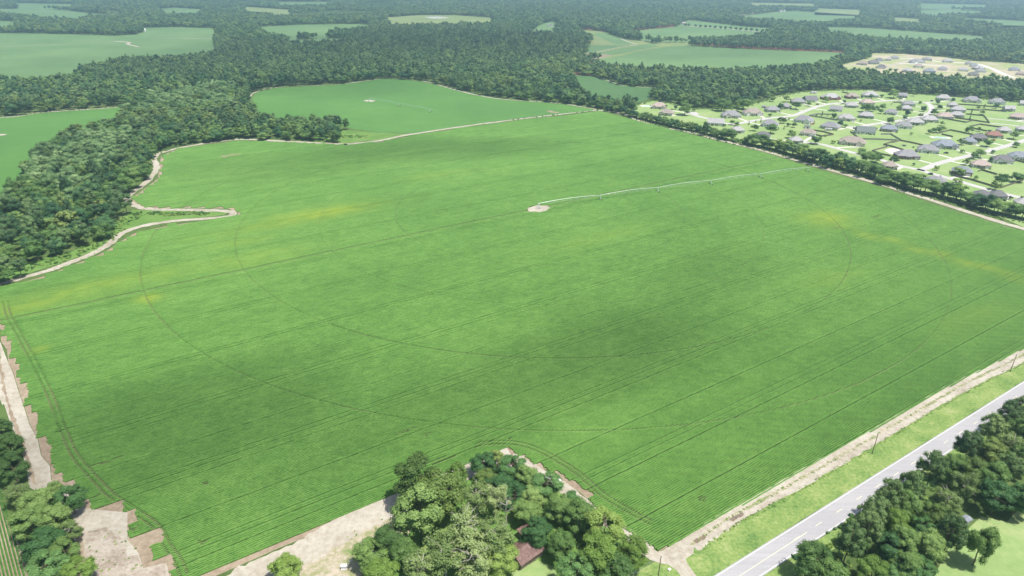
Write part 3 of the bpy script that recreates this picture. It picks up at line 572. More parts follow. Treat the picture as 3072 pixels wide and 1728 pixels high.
def protos(kind, n, mat, bark='bark', **kw):
    tk = dict(top=kw.pop('top', 11.0), r=kw.pop('tr', .28), limbs=kw.pop('limbs', 6), reach=kw.pop('reach', 3.2))
    PROTO[kind] = [(crown_mesh('crown', hash_(kind, i), mat, **kw), trunk_mesh('trunk', hash_(kind, i) + 5, bark, **tk)) for i in range(n)]
def hash_(s, i): return sum(ord(c) * (j + 3) for j, c in enumerate(s)) * 7 + i * 131
# nearest trees: small leaves
protos('broad', 5, 'leaf_near', lobes=36, lr=(1.0, 1.9), per=210, leaf=0.42, zc=8.4, rz=6.6)
protos('dark', 3, 'leaf_dark', lobes=36, lr=(1.0, 1.9), per=210, leaf=0.42, zc=8.4, rz=6.6)
protos('bright', 3, 'leaf_bright', lobes=36, lr=(1.0, 1.8), per=210, leaf=0.40, zc=8.4, rz=6.6)
protos('olive', 2, 'leaf_olive', lobes=36, lr=(1.0, 1.8), per=210, leaf=0.40, zc=8.2, rz=6.8)
protos('pale', 3, 'leaf_sage', bark='bark_pale', lobes=46, lr=(0.8, 1.4), per=110, leaf=0.45, core=.45, limbs=16, reach=4.0, top=13, fill=.4)
protos('pine', 5, 'leaf_pine_near', lobes=56, lr=(0.85, 1.45), per=95, leaf=0.42, shape='pine', rz=4.8, zc=10.0, core=.7, top=14.4, tr=.24, limbs=10)
# hedgerow / yard / forest edge trees: middling leaves
protos('mid_broad', 5, 'leaf_broad', lobes=17, lr=(1.7, 2.8), per=150, leaf=0.52, zc=8.2, rz=6.4, rx=4.4, fill=.3)
protos('mid_dark', 4, 'leaf_deep', lobes=17, lr=(1.7, 2.8), per=150, leaf=0.52, zc=8.2, rz=6.4, rx=4.4, fill=.3)
protos('mid_pine', 4, 'leaf_pine', lobes=26, lr=(1.2, 2.0), per=80, leaf=0.5, shape='pine', rz=4.2, zc=10.3, core=.78, top=14.4, tr=.24)
protos('mid_pale', 4, 'leaf_pale', lobes=17, lr=(1.6, 2.6), per=150, leaf=0.52, zc=8.6, rz=6.2, rx=4.4, fill=.3)
protos('mid_bright', 3, 'leaf_bright', lobes=22, lr=(1.3, 2.2), per=50, leaf=0.85, zc=8.2, rz=6.8)
protos('mid_olive', 2, 'leaf_olive', lobes=20, lr=(1.3, 2.0), per=44, leaf=0.9)
protos('cypress', 2, 'leaf_dark', lobes=22, lr=(1.2, 1.8), per=40, leaf=0.9, shape='cone', rx=4.2, rz=6.4, zc=7.6, top=12)
PCYC = {}
def tree(kind, x, y, h, r, label, name=None, group=None, rnd=random, z0=0.0, cat='tree'):
    n = PCYC[kind] = PCYC.get(kind, rnd.randrange(9)) + 1
    cm, tm = PROTO[kind][n % len(PROTO[kind])]
    t = empty(name or ('pine_tree' if 'pine' in kind else 'broadleaf_tree'), (x, y, z0), rnd.uniform(0, 6.28))
    t.scale = (r / 5, r / 5 * rnd.uniform(.92, 1.08), h / 15)
    for nm, me in (('trunk', tm), ('crown', cm)):
        o = bpy.data.objects.new(nm, me); COL.objects.link(o); o.parent = t
    return tag(t, label, cat, group)
rt = random.Random(11)
# (view, x, y of crown centre, radius, height, kind, label)
FORE = [
 (b1, 590, 960, 7.6, 18, 'broad', 'tall dense green tree at the left front of the farmyard clump'),
 (b1, 570, 730, 7.4, 20, 'olive', 'tall olive-green tree with a bare twig at its top, behind the farmyard clump'),
 (b1, 740, 830, 7.6, 21, 'olive', 'tall olive-green tree in the middle of the left farmyard clump'),
 (b1, 880, 690, 3.6, 11, 'bright', 'slim bright green tree beside the tall olive trees'),
 (b1, 860, 780, 3.8, 11, 'broad', 'small green tree wedged between the tall olive tree and the pale dead tops'),
 (b1, 1070, 610, 4.5, 9, 'dark', 'dark bushy tree at the field-side point of the farmyard clump'),
 (b1, 1180, 560, 3.2, 7, 'olive', 'low brownish bush next to the crop at the tip of the farmyard clump'),
 (b1, 1290, 620, 4.6, 9, 'dark', 'round dark tree beside the thin sandy strip at the clump tip'),
 (b1, 1080, 710, 4.0, 8, 'olive', 'small brownish-green tree inside the top of the farmyard clump'),
 (b1, 1190, 760, 5.0, 7, 'dark', 'low vine-covered blue-green mound in the middle of the farmyard clump'),
 (b1, 1320, 840, 5.2, 7.5, 'dark', 'low vine-covered mound right of the pale dead tops'),
 (b1, 1400, 700, 4.2, 9, 'broad', 'leafy green tree beside the white pickup truck'),
 (b1, 1540, 770, 5.2, 11, 'dark', 'broad dark green tree just in front of the white pickup truck'),
 (b1, 1450, 860, 4.4, 9, 'broad', 'green tree below the broad dark one by the pickup'),
 (b1, 1020, 880, 5.4, 15, 'pale', 'pale half-dead tree with bare twigs at the centre of the clump'),
 (b1, 1160, 880, 5.0, 14, 'pale', 'second pale half-dead tree, right of the first pale one'),
 (b1, 1730, 890, 3.6, 7, 'dark', 'small round tree right against the sandy track'),
 (b1, 1640, 930, 5.0, 11, 'broad', 'green tree between the barn and the curving sandy track'),
 (b1, 1460, 1115, 4.6, 10.5, 'dark', 'dark green tree shading the rusty barn roof'),
 (b1, 1400, 960, 4.4, 9, 'broad', 'rounded green tree behind the rusty barn roof'),
 (b1, 1800, 1000, 5.2, 12, 'broad', 'green tree with reddish edges by the bend in the sandy track'),
 (b1, 1990, 1100, 6.2, 15, 'bright', 'large sunny yellow-green tree near the sandy junction'),
 (b1, 1930, 1300, 6.6, 15, 'bright', 'large sunny yellow-green tree on the lawn side of the junction'),
 (b1, 2200, 1270, 4.8, 12, 'bright', 'yellow-green tree nearest the sandy junction'),
 (b1, 2080, 1420, 5.4, 12, 'broad', 'green tree at the bottom edge beside the utility pole'),
 (b1, 1660, 1220, 4.8, 11, 'broad', 'leafy tree right of the rusty barn roof'),
 (b1, 1780, 1400, 5.2, 12, 'dark', 'shaded dark tree at the bottom edge right of the small lawn'),
 (b1, 930, 1130, 7.0, 18, 'pale', 'big pale airy tree in the front of the farmyard clump'),
 (b1, 1170, 1185, 6.4, 17, 'pale', 'big pale airy tree just left of the rusty barn roof'),
 (b1, 780, 1290, 6.6, 16, 'pale', 'pale airy tree at the lower left of the farmyard clump'),
 (b1, 1010, 1350, 6.6, 16, 'pale', 'pale airy tree at the bottom edge below the rusty barn'),
 (b1, 1200, 1330, 4.8, 12, 'bright', 'yellow-green tree squeezed below the rusty barn'),
 (b1, 340, 1170, 4.6, 11, 'broad', 'round green tree standing beside the shaded gap'),
 (b1, 220, 1290, 4.6, 10, 'broad', 'round green tree nearest the pump in the sandy yard'),
 (b1, 480, 1270, 4.4, 10, 'broad', 'green tree below the dark gap of the farmyard clump'),
 (b1, 300, 1430, 5.0, 10, 'bright', 'bright green tree at the bottom edge near the pump'),
 (b1, 600, 1410, 5.4, 13, 'pale', 'small pale bare-branched tree at the bottom edge'),
 (b0, 2160, 1390, 4.6, 8, 'bright', 'lone yellow-green tree on the sandy track at the bottom edge'),
 (b0, 10, 350, 4.4, 11, 'broad', 'uppermost tree of the left edge beside the pale sand'),
 (b0, 70, 470, 5.0, 12, 'broad', 'dense green tree at the left edge beside the pale sand'),
 (b0, 90, 630, 5.2, 12, 'broad', 'leafy green tree bulging over the pale sand at the left edge'),
 (b0, 120, 830, 4.2, 9, 'pale', 'greyish bare-twigged bush between the two left-edge tree groups'),
 (b0, 300, 880, 5.4, 13, 'broad', 'large green tree at the head of the lower-left tree group'),
 (b0, 530, 870, 4.6, 12, 'dark', 'dark-hearted green tree leaning towards the field corner'),
 (b0, 410, 800, 2.4, 9, 'broad', 'small tree top poking up behind the lower-left group'),
 (b0, 210, 1040, 5.2, 12, 'broad', 'dense green tree left of the weedy bare corner'),
 (b0, 420, 1010, 4.6, 11, 'broad', 'green tree bordering the weedy bare corner'),
 (b0, 540, 1110, 3.8, 8, 'pale', 'low pale-green bush beside the weedy bare corner'),
 (b0, 300, 1200, 5.4, 11, 'dark', 'dark green tree in the lower-left group'),
 (b0, 480, 1260, 4.4, 9, 'broad', 'round green bush below the pale bush in the corner'),
 (b0, 350, 1380, 5.4, 11, 'dark', 'deep green tree at the bottom edge of the corner group'),
 (b0, 600, 1400, 4.6, 9, 'bright', 'bright green bush at the bottom edge of the weedy corner'),
 (b2, 990, 1340, 6.2, 14, 'broad', 'broad yellowish-green tree at the lower end of the roadside wood'),
 (b2, 1110, 1440, 5.4, 13, 'broad', 'green tree at the bottom edge of the roadside wood'),
 (b2, 1260, 1200, 5.4, 18, 'pine', 'tall pine behind the lowest broad tree of the roadside wood'),
 (b2, 1390, 1100, 5.0, 17, 'pine', 'pine set back between two roadside pines'),
 (b2, 1450, 985, 5.2, 17, 'pine', 'pale pine whose top touches the road edge'),
 (b2, 1550, 870, 5.4, 19, 'pine', 'pine with a tuft reaching out over the paved road'),
 (b2, 1720, 790, 5.2, 18, 'pine', 'tall pine right of the one reaching over the road'),
 (b2, 1700, 930, 4.8, 15, 'broad', 'dark tree below two tall roadside pines'),
 (b2, 1880, 650, 5.4, 19, 'pine', 'flat-topped pine with a long bare trunk by the road'),
 (b2, 2040, 630, 4.8, 14, 'broad', 'dark rounded tree right of the flat-topped pine'),
 (b2, 2160, 480, 5.6, 17, 'pine', 'pine beside the narrow verge halfway up the roadside wood'),
 (b2, 2330, 350, 5.6, 17, 'pine', 'pine close to the road in the upper roadside wood'),
 (b2, 2460, 250, 5.4, 17, 'pine', 'pine at the upper end of the roadside wood'),
 (b2, 2570, 210, 5.4, 16, 'pine', 'pine cut by the right edge at the top of the roadside wood'),
 (b2, 2560, 350, 5.4, 16, 'broad', 'green tree cut by the right edge below the topmost pine'),
 (b2, 2300, 520, 5.8, 15, 'olive', 'greyish-green tree amid the upper roadside wood'),
 (b2, 2470, 480, 5.8, 15, 'pale', 'thin pale tree amid the upper roadside wood'),
 (b2, 2180, 650, 5.4, 15, 'olive', 'pine in the heart of the roadside wood'),
 (b2, 2130, 790, 5.4, 16, 'pale', 'wide pine above the brown clearing in the roadside wood'),
 (b2, 2330, 690, 5.6, 15, 'broad', 'green tree behind the big dark tree'),
 (b2, 2470, 640, 5.8, 15, 'pine', 'pine near the right edge behind the big dark tree'),
 (b2, 2570, 560, 5.6, 15, 'broad', 'green tree on the right edge of the roadside wood'),
 (b2, 2380, 850, 6.4, 14, 'dark', 'big dark blue-green tree above the sunny lawn'),
 (b2, 2540, 860, 5.6, 14, 'dark', 'dark tree leaning at the right edge above the lawn'),
 (b2, 1980, 900, 5.2, 14, 'pale', 'pale half-bare tree in the brown gap of the roadside wood'),
 (b2, 1880, 1000, 5.0, 13, 'olive', 'olive tree beside the brown gap'),
 (b2, 1620, 1050, 4.6, 14, 'bright', 'green tree between the road pines and the brown gap'),
 (b2, 1820, 1100, 4.6, 12, 'dark', 'small dark tree below the olive tree in the roadside wood'),
 (b2, 1660, 1190, 5.2, 14, 'broad', 'bright-topped tree in the middle of the lower roadside wood'),
 (b2, 1560, 1240, 4.8, 12, 'dark', 'shaded tree left of the bright-topped one'),
 (b2, 1850, 1230, 5.2, 15, 'broad', 'green tree left of the leaning pine trunk'),
 (b2, 1670, 1350, 5.0, 12, 'broad', 'rounded tree near the bottom of the lower roadside wood'),
 (b2, 1430, 1420, 5.2, 12, 'bright', 'bright green tree at the bottom edge of the roadside wood'),
 (b2, 1640, 1440, 4.6, 8, 'dark', 'low blue-green bush at the bottom edge beside the lawn'),
 (b2, 1800, 1390, 4.4, 9, 'dark', 'low dark bush at the lawn edge'),
 (b2, 2020, 1140, 5.0, 19, 'pine', 'pine with a long bare trunk standing on the lawn edge'),
 (b2, 2260, 1200, 4.6, 18, 'broad', 'tall thin-crowned tree standing alone on the sunny lawn'),
]
for zz, x, y, r, h, k, lb in FORE:
    q = gp(zz((x, y))[0], 0.56 * h); tree(k, q[0], q[1], h * (1.06 if zz is b1 else 1), r * (1.14 if zz is not b2 else .98), lb, rnd=rt)
# dead snag with bare white limbs in the farmyard clump
q = gp(b1((1245, 990))[0], 5); o = empty('dead_tree', (q[0], q[1], 0), .4); tag(o, 'bare white dead tree standing above the vines in the farmyard clump', 'tree')
tm = trunk_mesh('trunk', 77, 'bark_pale', top=13, r=.26, limbs=9, reach=3.4, dead=True); t_ = bpy.data.objects.new('trunk', tm); COL.objects.link(t_); t_.parent = o

# hedgerow between the big field and the houses
HEDGE = smooth(gps(zA((-150, 570), (150, 640), (500, 735), (900, 835), (1300, 905), (1600, 995), (2000, 1100), (2330, 1165)) + zD((200, 330), (800, 500), (1400, 660), (1900, 790), (2300, 915)) + zE((60, 890), (400, 1000), (900, 1115), (1300, 1225), (1700, 1365), (2100, 1470), (2600, 1560))), 10)
hv = [Vector(p) for p in HEDGE]; hl = [0.0]
for a, b in zip(hv, hv[1:]): hl.append(hl[-1] + (b - a).length)
def along(t):
    i = max(0, min(len(hv) - 2, int(np.searchsorted(hl, t)) - 1)); f = (t - hl[i]) / (hl[i + 1] - hl[i]); d = (hv[i + 1] - hv[i]).normalized()
    return hv[i].lerp(hv[i + 1], f), Vector((-d.y, d.x))
t = 2.0; i = 0; rh = random.Random(4)
while t < hl[-1]:
    c, nn = along(t); f = t / hl[-1]
    gap = 0.36 < f < 0.40
    h = rh.uniform(7, 11) if f < .33 else rh.uniform(3, 5) if gap else rh.uniform(9.5, 15.5)
    r = h * rh.uniform(.44, .56) + (.8 if f > .4 else .4)
    k = rh.choice(['mid_broad', 'mid_broad', 'mid_dark', 'mid_broad', 'mid_bright'] if f > .3 else ['mid_broad', 'mid_olive', 'mid_dark', 'mid_broad'])
    p = c + nn * (rh.uniform(1.5, 4.5) if i % 2 else rh.uniform(5.5, 9.5))
    tone = {'mid_broad': 'leafy green', 'mid_dark': 'dark green', 'mid_bright': 'bright green', 'mid_olive': 'olive-green'}[k]; i += 1
    tree(k, p.x, p.y, h, r, f'{tone} {"shrub" if gap else "tree"}, {ordinal(i)} from the far end of the hedgerow beside the houses', name='hedgerow_tree', group='trees of the long hedgerow', rnd=rh)
    t += r * rh.uniform(.5, .72)

# trees in the gardens: (view, x, y of base, height in view pixels, kind)
YARD = [(zA, 990, 550, 215, 'mid_broad'), (zA, 810, 440, 85, 'mid_dark'), (zA, 1165, 480, 65, 'mid_bright'), (zA, 1700, 470, 230, 'mid_broad'), (zA, 2130, 440, 210, 'mid_broad'), (zA, 1900, 740, 100, 'mid_broad'), (zA, 1990, 760, 85, 'mid_broad'),
 (zA, 2230, 740, 75, 'cypress'), (zA, 2360, 710, 60, 'cypress'), (zA, 2460, 690, 65, 'cypress'), (zA, 2340, 860, 120, 'mid_broad'), (zA, 1760, 770, 55, 'mid_dark'), (zA, 740, 470, 50, 'mid_bright'), (zA, 600, 430, 80, 'mid_broad'), (zA, 2290, 1110, 190, 'mid_broad'),
 (zB, 190, 590, 75, 'mid_broad'), (zB, 690, 440, 155, 'mid_broad'), (zB, 390, 440, 110, 'mid_dark'), (zB, 930, 375, 90, 'mid_broad'), (zB, 1265, 300, 105, 'mid_broad'), (zB, 1620, 325, 75, 'mid_dark'), (zB, 390, 710, 110, 'mid_olive'), (zB, 460, 710, 100, 'mid_olive'),
 (zB, 200, 905, 185, 'mid_broad'), (zB, 600, 1000, 150, 'mid_broad'), (zB, 545, 770, 70, 'mid_dark'), (zB, 660, 790, 90, 'mid_broad'), (zB, 460, 825, 65, 'cypress'), (zB, 350, 830, 55, 'cypress'), (zB, 1195, 570, 90, 'cypress'), (zB, 1430, 605, 90, 'mid_dark'),
 (zB, 1090, 570, 40, 'mid_dark'), (zB, 1315, 570, 45, 'mid_broad'), (zB, 2030, 490, 165, 'mid_broad'), (zB, 2160, 480, 110, 'mid_broad'), (zB, 2350, 445, 120, 'mid_broad'), (zB, 2250, 450, 85, 'mid_dark'), (zB, 2330, 525, 90, 'mid_broad'), (zB, 1545, 770, 110, 'mid_dark'),
 (zB, 1640, 795, 80, 'mid_broad'), (zB, 1825, 845, 60, 'mid_olive'), (zB, 2500, 725, 130, 'mid_broad'), (zB, 2140, 235, 85, 'mid_dark'), (zB, 2350, 215, 65, 'mid_broad'), (zB, 1060, 1110, 150, 'mid_broad'), (zB, 1410, 1100, 60, 'mid_bright'), (zB, 500, 300, 115, 'mid_olive'),
 (zB, 1790, 235, 45, 'mid_dark'), (zB, 1965, 225, 45, 'mid_dark'), (zB, 560, 640, 40, 'mid_bright'), (zB, 230, 290, 90, 'mid_broad'), (zB, 1945, 680, 45, 'mid_olive'), (zB, 2245, 835, 40, 'mid_olive'), (zB, 1270, 970, 45, 'mid_bright'), (zB, 1165, 990, 40, 'mid_bright'),
 (zC, 50, 225, 175, 'mid_broad'), (zC, 430, 185, 85, 'mid_olive'), (zC, 180, 275, 65, 'mid_olive'), (zC, 570, 335, 55, 'mid_bright'), (zC, 630, 485, 110, 'mid_dark'), (zC, 900, 345, 95, 'mid_dark'), (zC, 940, 435, 85, 'mid_dark'), (zC, 840, 550, 120, 'mid_broad'),
 (zC, 1095, 535, 90, 'mid_olive'), (zC, 315, 565, 110, 'mid_dark'), (zC, 570, 605, 85, 'mid_olive'), (zC, 265, 645, 85, 'mid_dark'), (zC, 150, 455, 85, 'mid_broad'), (zC, 1200, 295, 75, 'mid_dark'), (zC, 1800, 425, 85, 'cypress'), (zC, 2020, 425, 85, 'mid_dark'),
 (zC, 1555, 525, 95, 'cypress'), (zC, 1690, 445, 70, 'mid_olive'), (zC, 1760, 535, 85, 'mid_broad'), (zC, 1520, 645, 85, 'cypress'), (zC, 980, 755, 80, 'mid_olive'), (zC, 735, 915, 85, 'mid_broad'), (zC, 825, 895, 105, 'mid_broad'), (zC, 935, 895, 125, 'mid_broad'),
 (zC, 1010, 860, 90, 'mid_olive'), (zC, 1500, 905, 140, 'mid_broad'), (zC, 1700, 865, 75, 'mid_olive'), (zC, 1900, 895, 65, 'mid_dark'), (zC, 2365, 1015, 165, 'mid_broad'), (zC, 1370, 1125, 115, 'mid_olive'), (zC, 1850, 1160, 145, 'mid_broad'), (zC, 1380, 1285, 65, 'mid_bright'),
 (zC, 1965, 1300, 75, 'mid_dark'), (zC, 2420, 1175, 105, 'mid_broad'), (zC, 1720, 1375, 175, 'mid_broad'), (zC, 1590, 1395, 125, 'mid_broad'), (zC, 520, 755, 55, 'mid_dark'), (zC, 665, 735, 55, 'mid_dark'), (zC, 395, 935, 50, 'mid_olive'), (zC, 2180, 450, 60, 'mid_olive'), (zC, 1690, 1100, 50, 'mid_dark'),
 (zE, 40, 480, 175, 'mid_broad'), (zE, 1450, 485, 115, 'mid_olive'), (zE, 880, 585, 85, 'mid_bright'), (zE, 1300, 695, 155, 'mid_bright'), (zE, 1645, 755, 65, 'mid_bright'), (zE, 2120, 905, 230, 'mid_broad'), (zE, 2020, 965, 160, 'mid_olive'), (zE, 2440, 815, 175, 'mid_broad'),
 (zE, 2310, 1155, 70, 'mid_dark'), (zE, 2520, 1195, 95, 'mid_broad'), (zE, 620, 745, 85, 'mid_bright'), (zE, 445, 495, 50, 'mid_dark'), (zE, 2370, 375, 85, 'mid_dark'), (zE, 1930, 420, 95, 'mid_dark'), (zE, 1275, 880, 130, 'mid_bright'), (zD, 2040, 575, 250, 'mid_broad'), (zD, 2230, 570, 190, 'mid_broad'),
 (zD, 1940, 400, 110, 'mid_bright'), (zF, 760, 345, 50, 'mid_broad'), (zF, 840, 345, 45, 'mid_broad'), (zF, 2140, 435, 75, 'mid_broad'), (zF, 1090, 365, 40, 'mid_dark')]
ry = random.Random(8); yt = []
for zz, x, y, hp, k in YARD:
    bp = zz((x, y))[0]; h = height_from(bp, bp[1] - hp * zz.k); q = gp(bp); yt.append((q[0], q[1], h, k))
GARDEN_TREES = yt

# woods: individual trees where they show largest, one mass beyond
CLEAR = [MAIN, F2, F3, SUB]
def pad_test(pts):
    ok = np.ones(len(pts), bool)
    for p in OPEN: ok &= ~inside(pts, p)
    return ok
# keep the tracks free
def near_line(pts, line, d):
    L_ = np.array(line); m = np.zeros(len(pts), bool)
    for a, b in zip(L_, L_[1:]):
        ab = b - a; t = np.clip(((pts - a) @ ab) / max(ab @ ab, 1e-9), 0, 1); m |= np.hypot(*(pts - a - t[:, None] * ab).T) < d
    return m
MAINLINE = np.array(MAIN + [MAIN[0]])
gfor = np.random.default_rng(3)
def scatter(y0, y1, sp):
    xs = np.arange(-0.95 * y1 - 60, 0.95 * y1 + 60, sp); ys = np.arange(y0, y1, sp); X, Y = np.meshgrid(xs, ys)
    p = np.stack([X.ravel(), Y.ravel()], 1) + gfor.uniform(-.45, .45, (X.size, 2)) * sp
    return p[np.abs(p[:, 0]) < 0.86 * p[:, 1] + 60]
WOOD = []
for y0, y1, sp in ((300, 640, 9.8), (640, 900, 9.0), (900, 1400, 9.0), (1400, 2300, 10), (2300, 3600, 13), (3600, 6200, 18)):
    p = scatter(y0, y1, sp); p = p[pad_test(p)]
    if y0 < 1500:
        p = p[~near_line(p, MAINLINE, 8.0)]
        p = p[~near_line(p, np.array(F2 + [F2[0]]), 6.5)]; p = p[~near_line(p, np.array(F3), 6.0)]; p = p[~near_line(p, np.array(SUB), 4.0)]
        p = p[~inside(p, gps(z01((1000, 325), (1820, 330), (1800, 375), (1300, 420), (960, 520), (830, 600), (480, 735), (-200, 930), (-200, 850), (100, 800), (400, 690), (780, 590), (850, 470), (950, 400))))]
        p = p[~inside(p, gps(z10((-30, 985), (60, 975), (560, 1000), (300, 1075), (-20, 1100))))]
        p = p[~((p[:, 0] > 130) & (p[:, 1] < 560))]
    WOOD.append(np.c_[p, np.full(len(p), sp)])
WOOD = np.concatenate(WOOD)
# low edge growth on the margins of the woods
n1 = vnoise(WOOD[:, 0], WOOD[:, 1], 70, 1) * .5 + vnoise(WOOD[:, 0], WOOD[:, 1], 230, 12) * .5; n2 = vnoise(WOOD[:, 0], WOOD[:, 1], 28, 6); n3 = vnoise(WOOD[:, 0], WOOD[:, 1], 260, 9); dist = np.hypot(WOOD[:, 0], WOOD[:, 1])
rr = gfor.random(len(WOOD))
PINEZ = [gps(zG((320, 290), (2200, 240), (2150, 110), (1000, 60), (350, 120))), gps(z10((0, 560), (1200, 560), (1850, 400), (1750, 230), (300, 170), (0, 300))), gps(z00((700, 640), (2576, 560), (2576, 330), (1700, 350), (600, 480))), gps(zG((500, 960), (2400, 900), (2300, 780), (700, 760))), gps(z20((60, 350), (1240, 410), (1400, 360), (300, 260)))]
pz = np.zeros(len(WOOD)); 
for p in PINEZ: pz = np.maximum(pz, inside(WOOD[:, :2], p).astype(float))
n4 = 0
palez = np.maximum(inside(WOOD[:, :2], gps(z00((-100, 1500), (-100, 1150), (250, 1000), (600, 850), (1300, 660), (1800, 620), (1750, 780), (1100, 900), (900, 1150), (500, 1500)), 10)).astype(float), 0)
pine_p = np.clip(0.30 + 0.6 * (n1 - .45) + 0.5 * pz - .4 * palez, 0.04, 0.95)
kind = np.where(rr < pine_p, 1, np.where((palez > 0) & (n2 > .36), 3, np.where(n2 * .5 + gfor.random(len(WOOD)) * .5 > .54, 2, 0)))   # 0 broad 1 pine 2 dark 3 pale
n5 = vnoise(WOOD[:, 0], WOOD[:, 1] * .6, 190, 15); kind = np.where((kind != 1) & (gfor.random(len(WOOD)) < .05 + .5 * (n5 > .6) * (dist > 900)), 4, kind)   # 4 olive
hgt = np.where(kind == 1, gfor.uniform(15, 21, len(WOOD)), gfor.uniform(11, 19, len(WOOD))) * (0.78 + .36 * n3) * gfor.uniform(.8, 1.12, len(WOOD)) * np.where(WOOD[:, 2] > 10, 1.05, 1.0)
rad = np.maximum(WOOD[:, 2] * np.clip(gfor.lognormal(-.48, .24, len(WOOD)), .42, .95), np.where(kind == 1, 3.0, 3.6)) * np.where(kind == 1, .85, 1.0)
for p in SCRUB + [MARSH]:
    m_ = inside(WOOD[:, :2], p); hgt[m_] *= .45; rad[m_] *= .7; kind[m_] = np.where(kind[m_] == 1, 4, 3)
order = np.argsort(dist)
KN = ['mid_broad', 'mid_pine', 'mid_dark', 'mid_pale', 'mid_olive']
LBL = ['mid-green broadleaf tree in the wood on the left of the big field', 'dark slender pine in the wood on the left of the big field', 'dark rounded tree in the wood on the left of the big field', 'pale silvery-green rounded tree in the wood on the left of the big field', 'yellowish-olive tree in the wood on the left of the big field']
LBR = ['mid-green broadleaf tree in the woods beyond the big field', 'dark slender pine in the woods beyond the big field', 'dark rounded tree in the woods beyond the big field', 'pale tree in the woods beyond the big field', 'yellowish-olive tree in the woods beyond the big field']
LMK = [(Vector(gp(p, 8)), t) for p, t in ((z01((900, 240))[0], 'at the bend of the sandy track'), (z00((2050, 960))[0], 'at the wood tip between the two fields'), (z01((100, 700))[0], 'by the lower end of the weedy strip'), (z01((620, 520))[0], 'by the upper end of the weedy strip'), (z00((150, 1250))[0], 'along the left field'), (z00((900, 1250))[0], 'above the sandy bend'), (z00((500, 1150))[0], 'deep inside the wood'), (z01((150, 250))[0], 'near the left edge'), (z00((1500, 980))[0], 'along the far track'))]
def where(x, y): return min(((Vector((x, y)) - v).length, t) for v, t in LMK)[1]
LBS = ['mid-green broadleaf woodland tree', 'slender pine in the wood', 'dark rounded woodland tree', 'pale silvery-green woodland tree', 'yellowish-olive woodland tree']
single = np.zeros(len(WOOD), bool); npi = nbr = 0; rw = random.Random(21)
for i in order:
    x, y = WOOD[i, :2]; pr = proj(x, y, hgt[i] * .7)
    if not (-40 < pr[0] < 3112 and pr[1] < 1800): continue
    if kind[i] == 1:
        if npi >= 190: continue
        npi += 1
    else:
        if nbr >= 190: continue
        nbr += 1
    single[i] = True
    tree(KN[kind[i]], x, y, hgt[i], rad[i], (LBS[kind[i]] + ' ' + where(x, y) if x < -100 else LBR[kind[i]]), group=('wood left of the big field' if x < -100 else 'woods beyond the big field'), rnd=rw)
    if npi >= 190 and nbr >= 190: break
# far trees as one mass of instances
def scatter_object(name, P, S_, rot, idx, meshes, label, cat):
    col = bpy.data.collections.new(name + '_kinds')
    for j, (cm, tm) in enumerate(meshes):
        m = bmesh.new(); m.from_mesh(cm); k = len(cm.materials)
        if tm is not None: m.from_mesh(tm)
        mm = bpy.data.meshes.new(f'{name}_kind_{j:02d}'); m.to_mesh(mm); nf = len(cm.polygons); m.free()
        mm.materials.append(cm.materials[0]); mm.materials.append(MATS['bark'])
        if tm is not None:
            a = np.zeros(len(mm.polygons), np.int32); a[nf:] = 1; mm.polygons.foreach_set('material_index', a)
        col.objects.link(bpy.data.objects.new(f'{name}_kind_{j:02d}', mm))
    me = bpy.data.meshes.new(name); me.vertices.add(len(P)); me.vertices.foreach_set('co', np.asarray(P, np.float32).ravel())
    for nm, ty, arr in (('tsc', 'FLOAT_VECTOR', S_), ('trot', 'FLOAT_VECTOR', np.c_[np.zeros((len(P), 2)), rot])):
        at = me.attributes.new(nm, ty, 'POINT'); at.data.foreach_set('vector', np.asarray(arr, np.float32).ravel())
    at = me.attributes.new('tid', 'INT', 'POINT'); at.data.foreach_set('value', np.asarray(idx, np.int32))
    ob = bpy.data.objects.new(name, me); COL.objects.link(ob)
    ng = bpy.data.node_groups.new(name + '_scatter', 'GeometryNodeTree')
    ng.interface.new_socket('Geometry', in_out='INPUT', socket_type='NodeSocketGeometry'); ng.interface.new_socket('Geometry', in_out='OUTPUT', socket_type='NodeSocketGeometry')
    N, L = ng.nodes, ng.links; gi, go = N.new('NodeGroupInput'), N.new('NodeGroupOutput'); ip = N.new('GeometryNodeInstanceOnPoints'); ci = N.new('GeometryNodeCollectionInfo')
    ci.inputs['Collection'].default_value = col; ci.inputs['Separate Children'].default_value = True; ci.inputs['Reset Children'].default_value = True
    def na(nm, ty): a = N.new('GeometryNodeInputNamedAttribute'); a.data_type = ty; a.inputs[0].default_value = nm; return a.outputs[0]
    ip.inputs['Pick Instance'].default_value = True
    L.new(gi.outputs[0], ip.inputs['Points']); L.new(ci.outputs[0], ip.inputs['Instance']); L.new(na('tid', 'INT'), ip.inputs['Instance Index'])
    L.new(na('tsc', 'FLOAT_VECTOR'), ip.inputs['Scale']); L.new(na('trot', 'FLOAT_VECTOR'), ip.inputs['Rotation']); L.new(ip.outputs[0], go.inputs[0])
    md = ob.modifiers.new('scatter', 'NODES'); md.node_group = ng
    return tag(ob, label, cat, None, 'stuff')
FARP = []
for nm, mt, shp in (('broad', 'leaf_broad', 'round'), ('pine', 'leaf_pine', 'pine'), ('dark', 'leaf_deep', 'round'), ('pale', 'leaf_pale', 'round'), ('olive', 'leaf_olive', 'round')):
    for j in range(3):
        kw = dict(shape='pine', rz=4.2, zc=10.2, lr=(1.5, 2.3), lobes=13) if shp == 'pine' else dict(lr=(1.7, 2.6), lobes=11)
        FARP.append((crown_mesh('crown', 900 + j * 7 + len(FARP), mt, per=34, leaf=1.1, core=.88, jit=.3, **kw), trunk_mesh('trunk', j, 'bark', top=13 if shp == 'pine' else 9, limbs=0, r=.3)))
MIDP = []
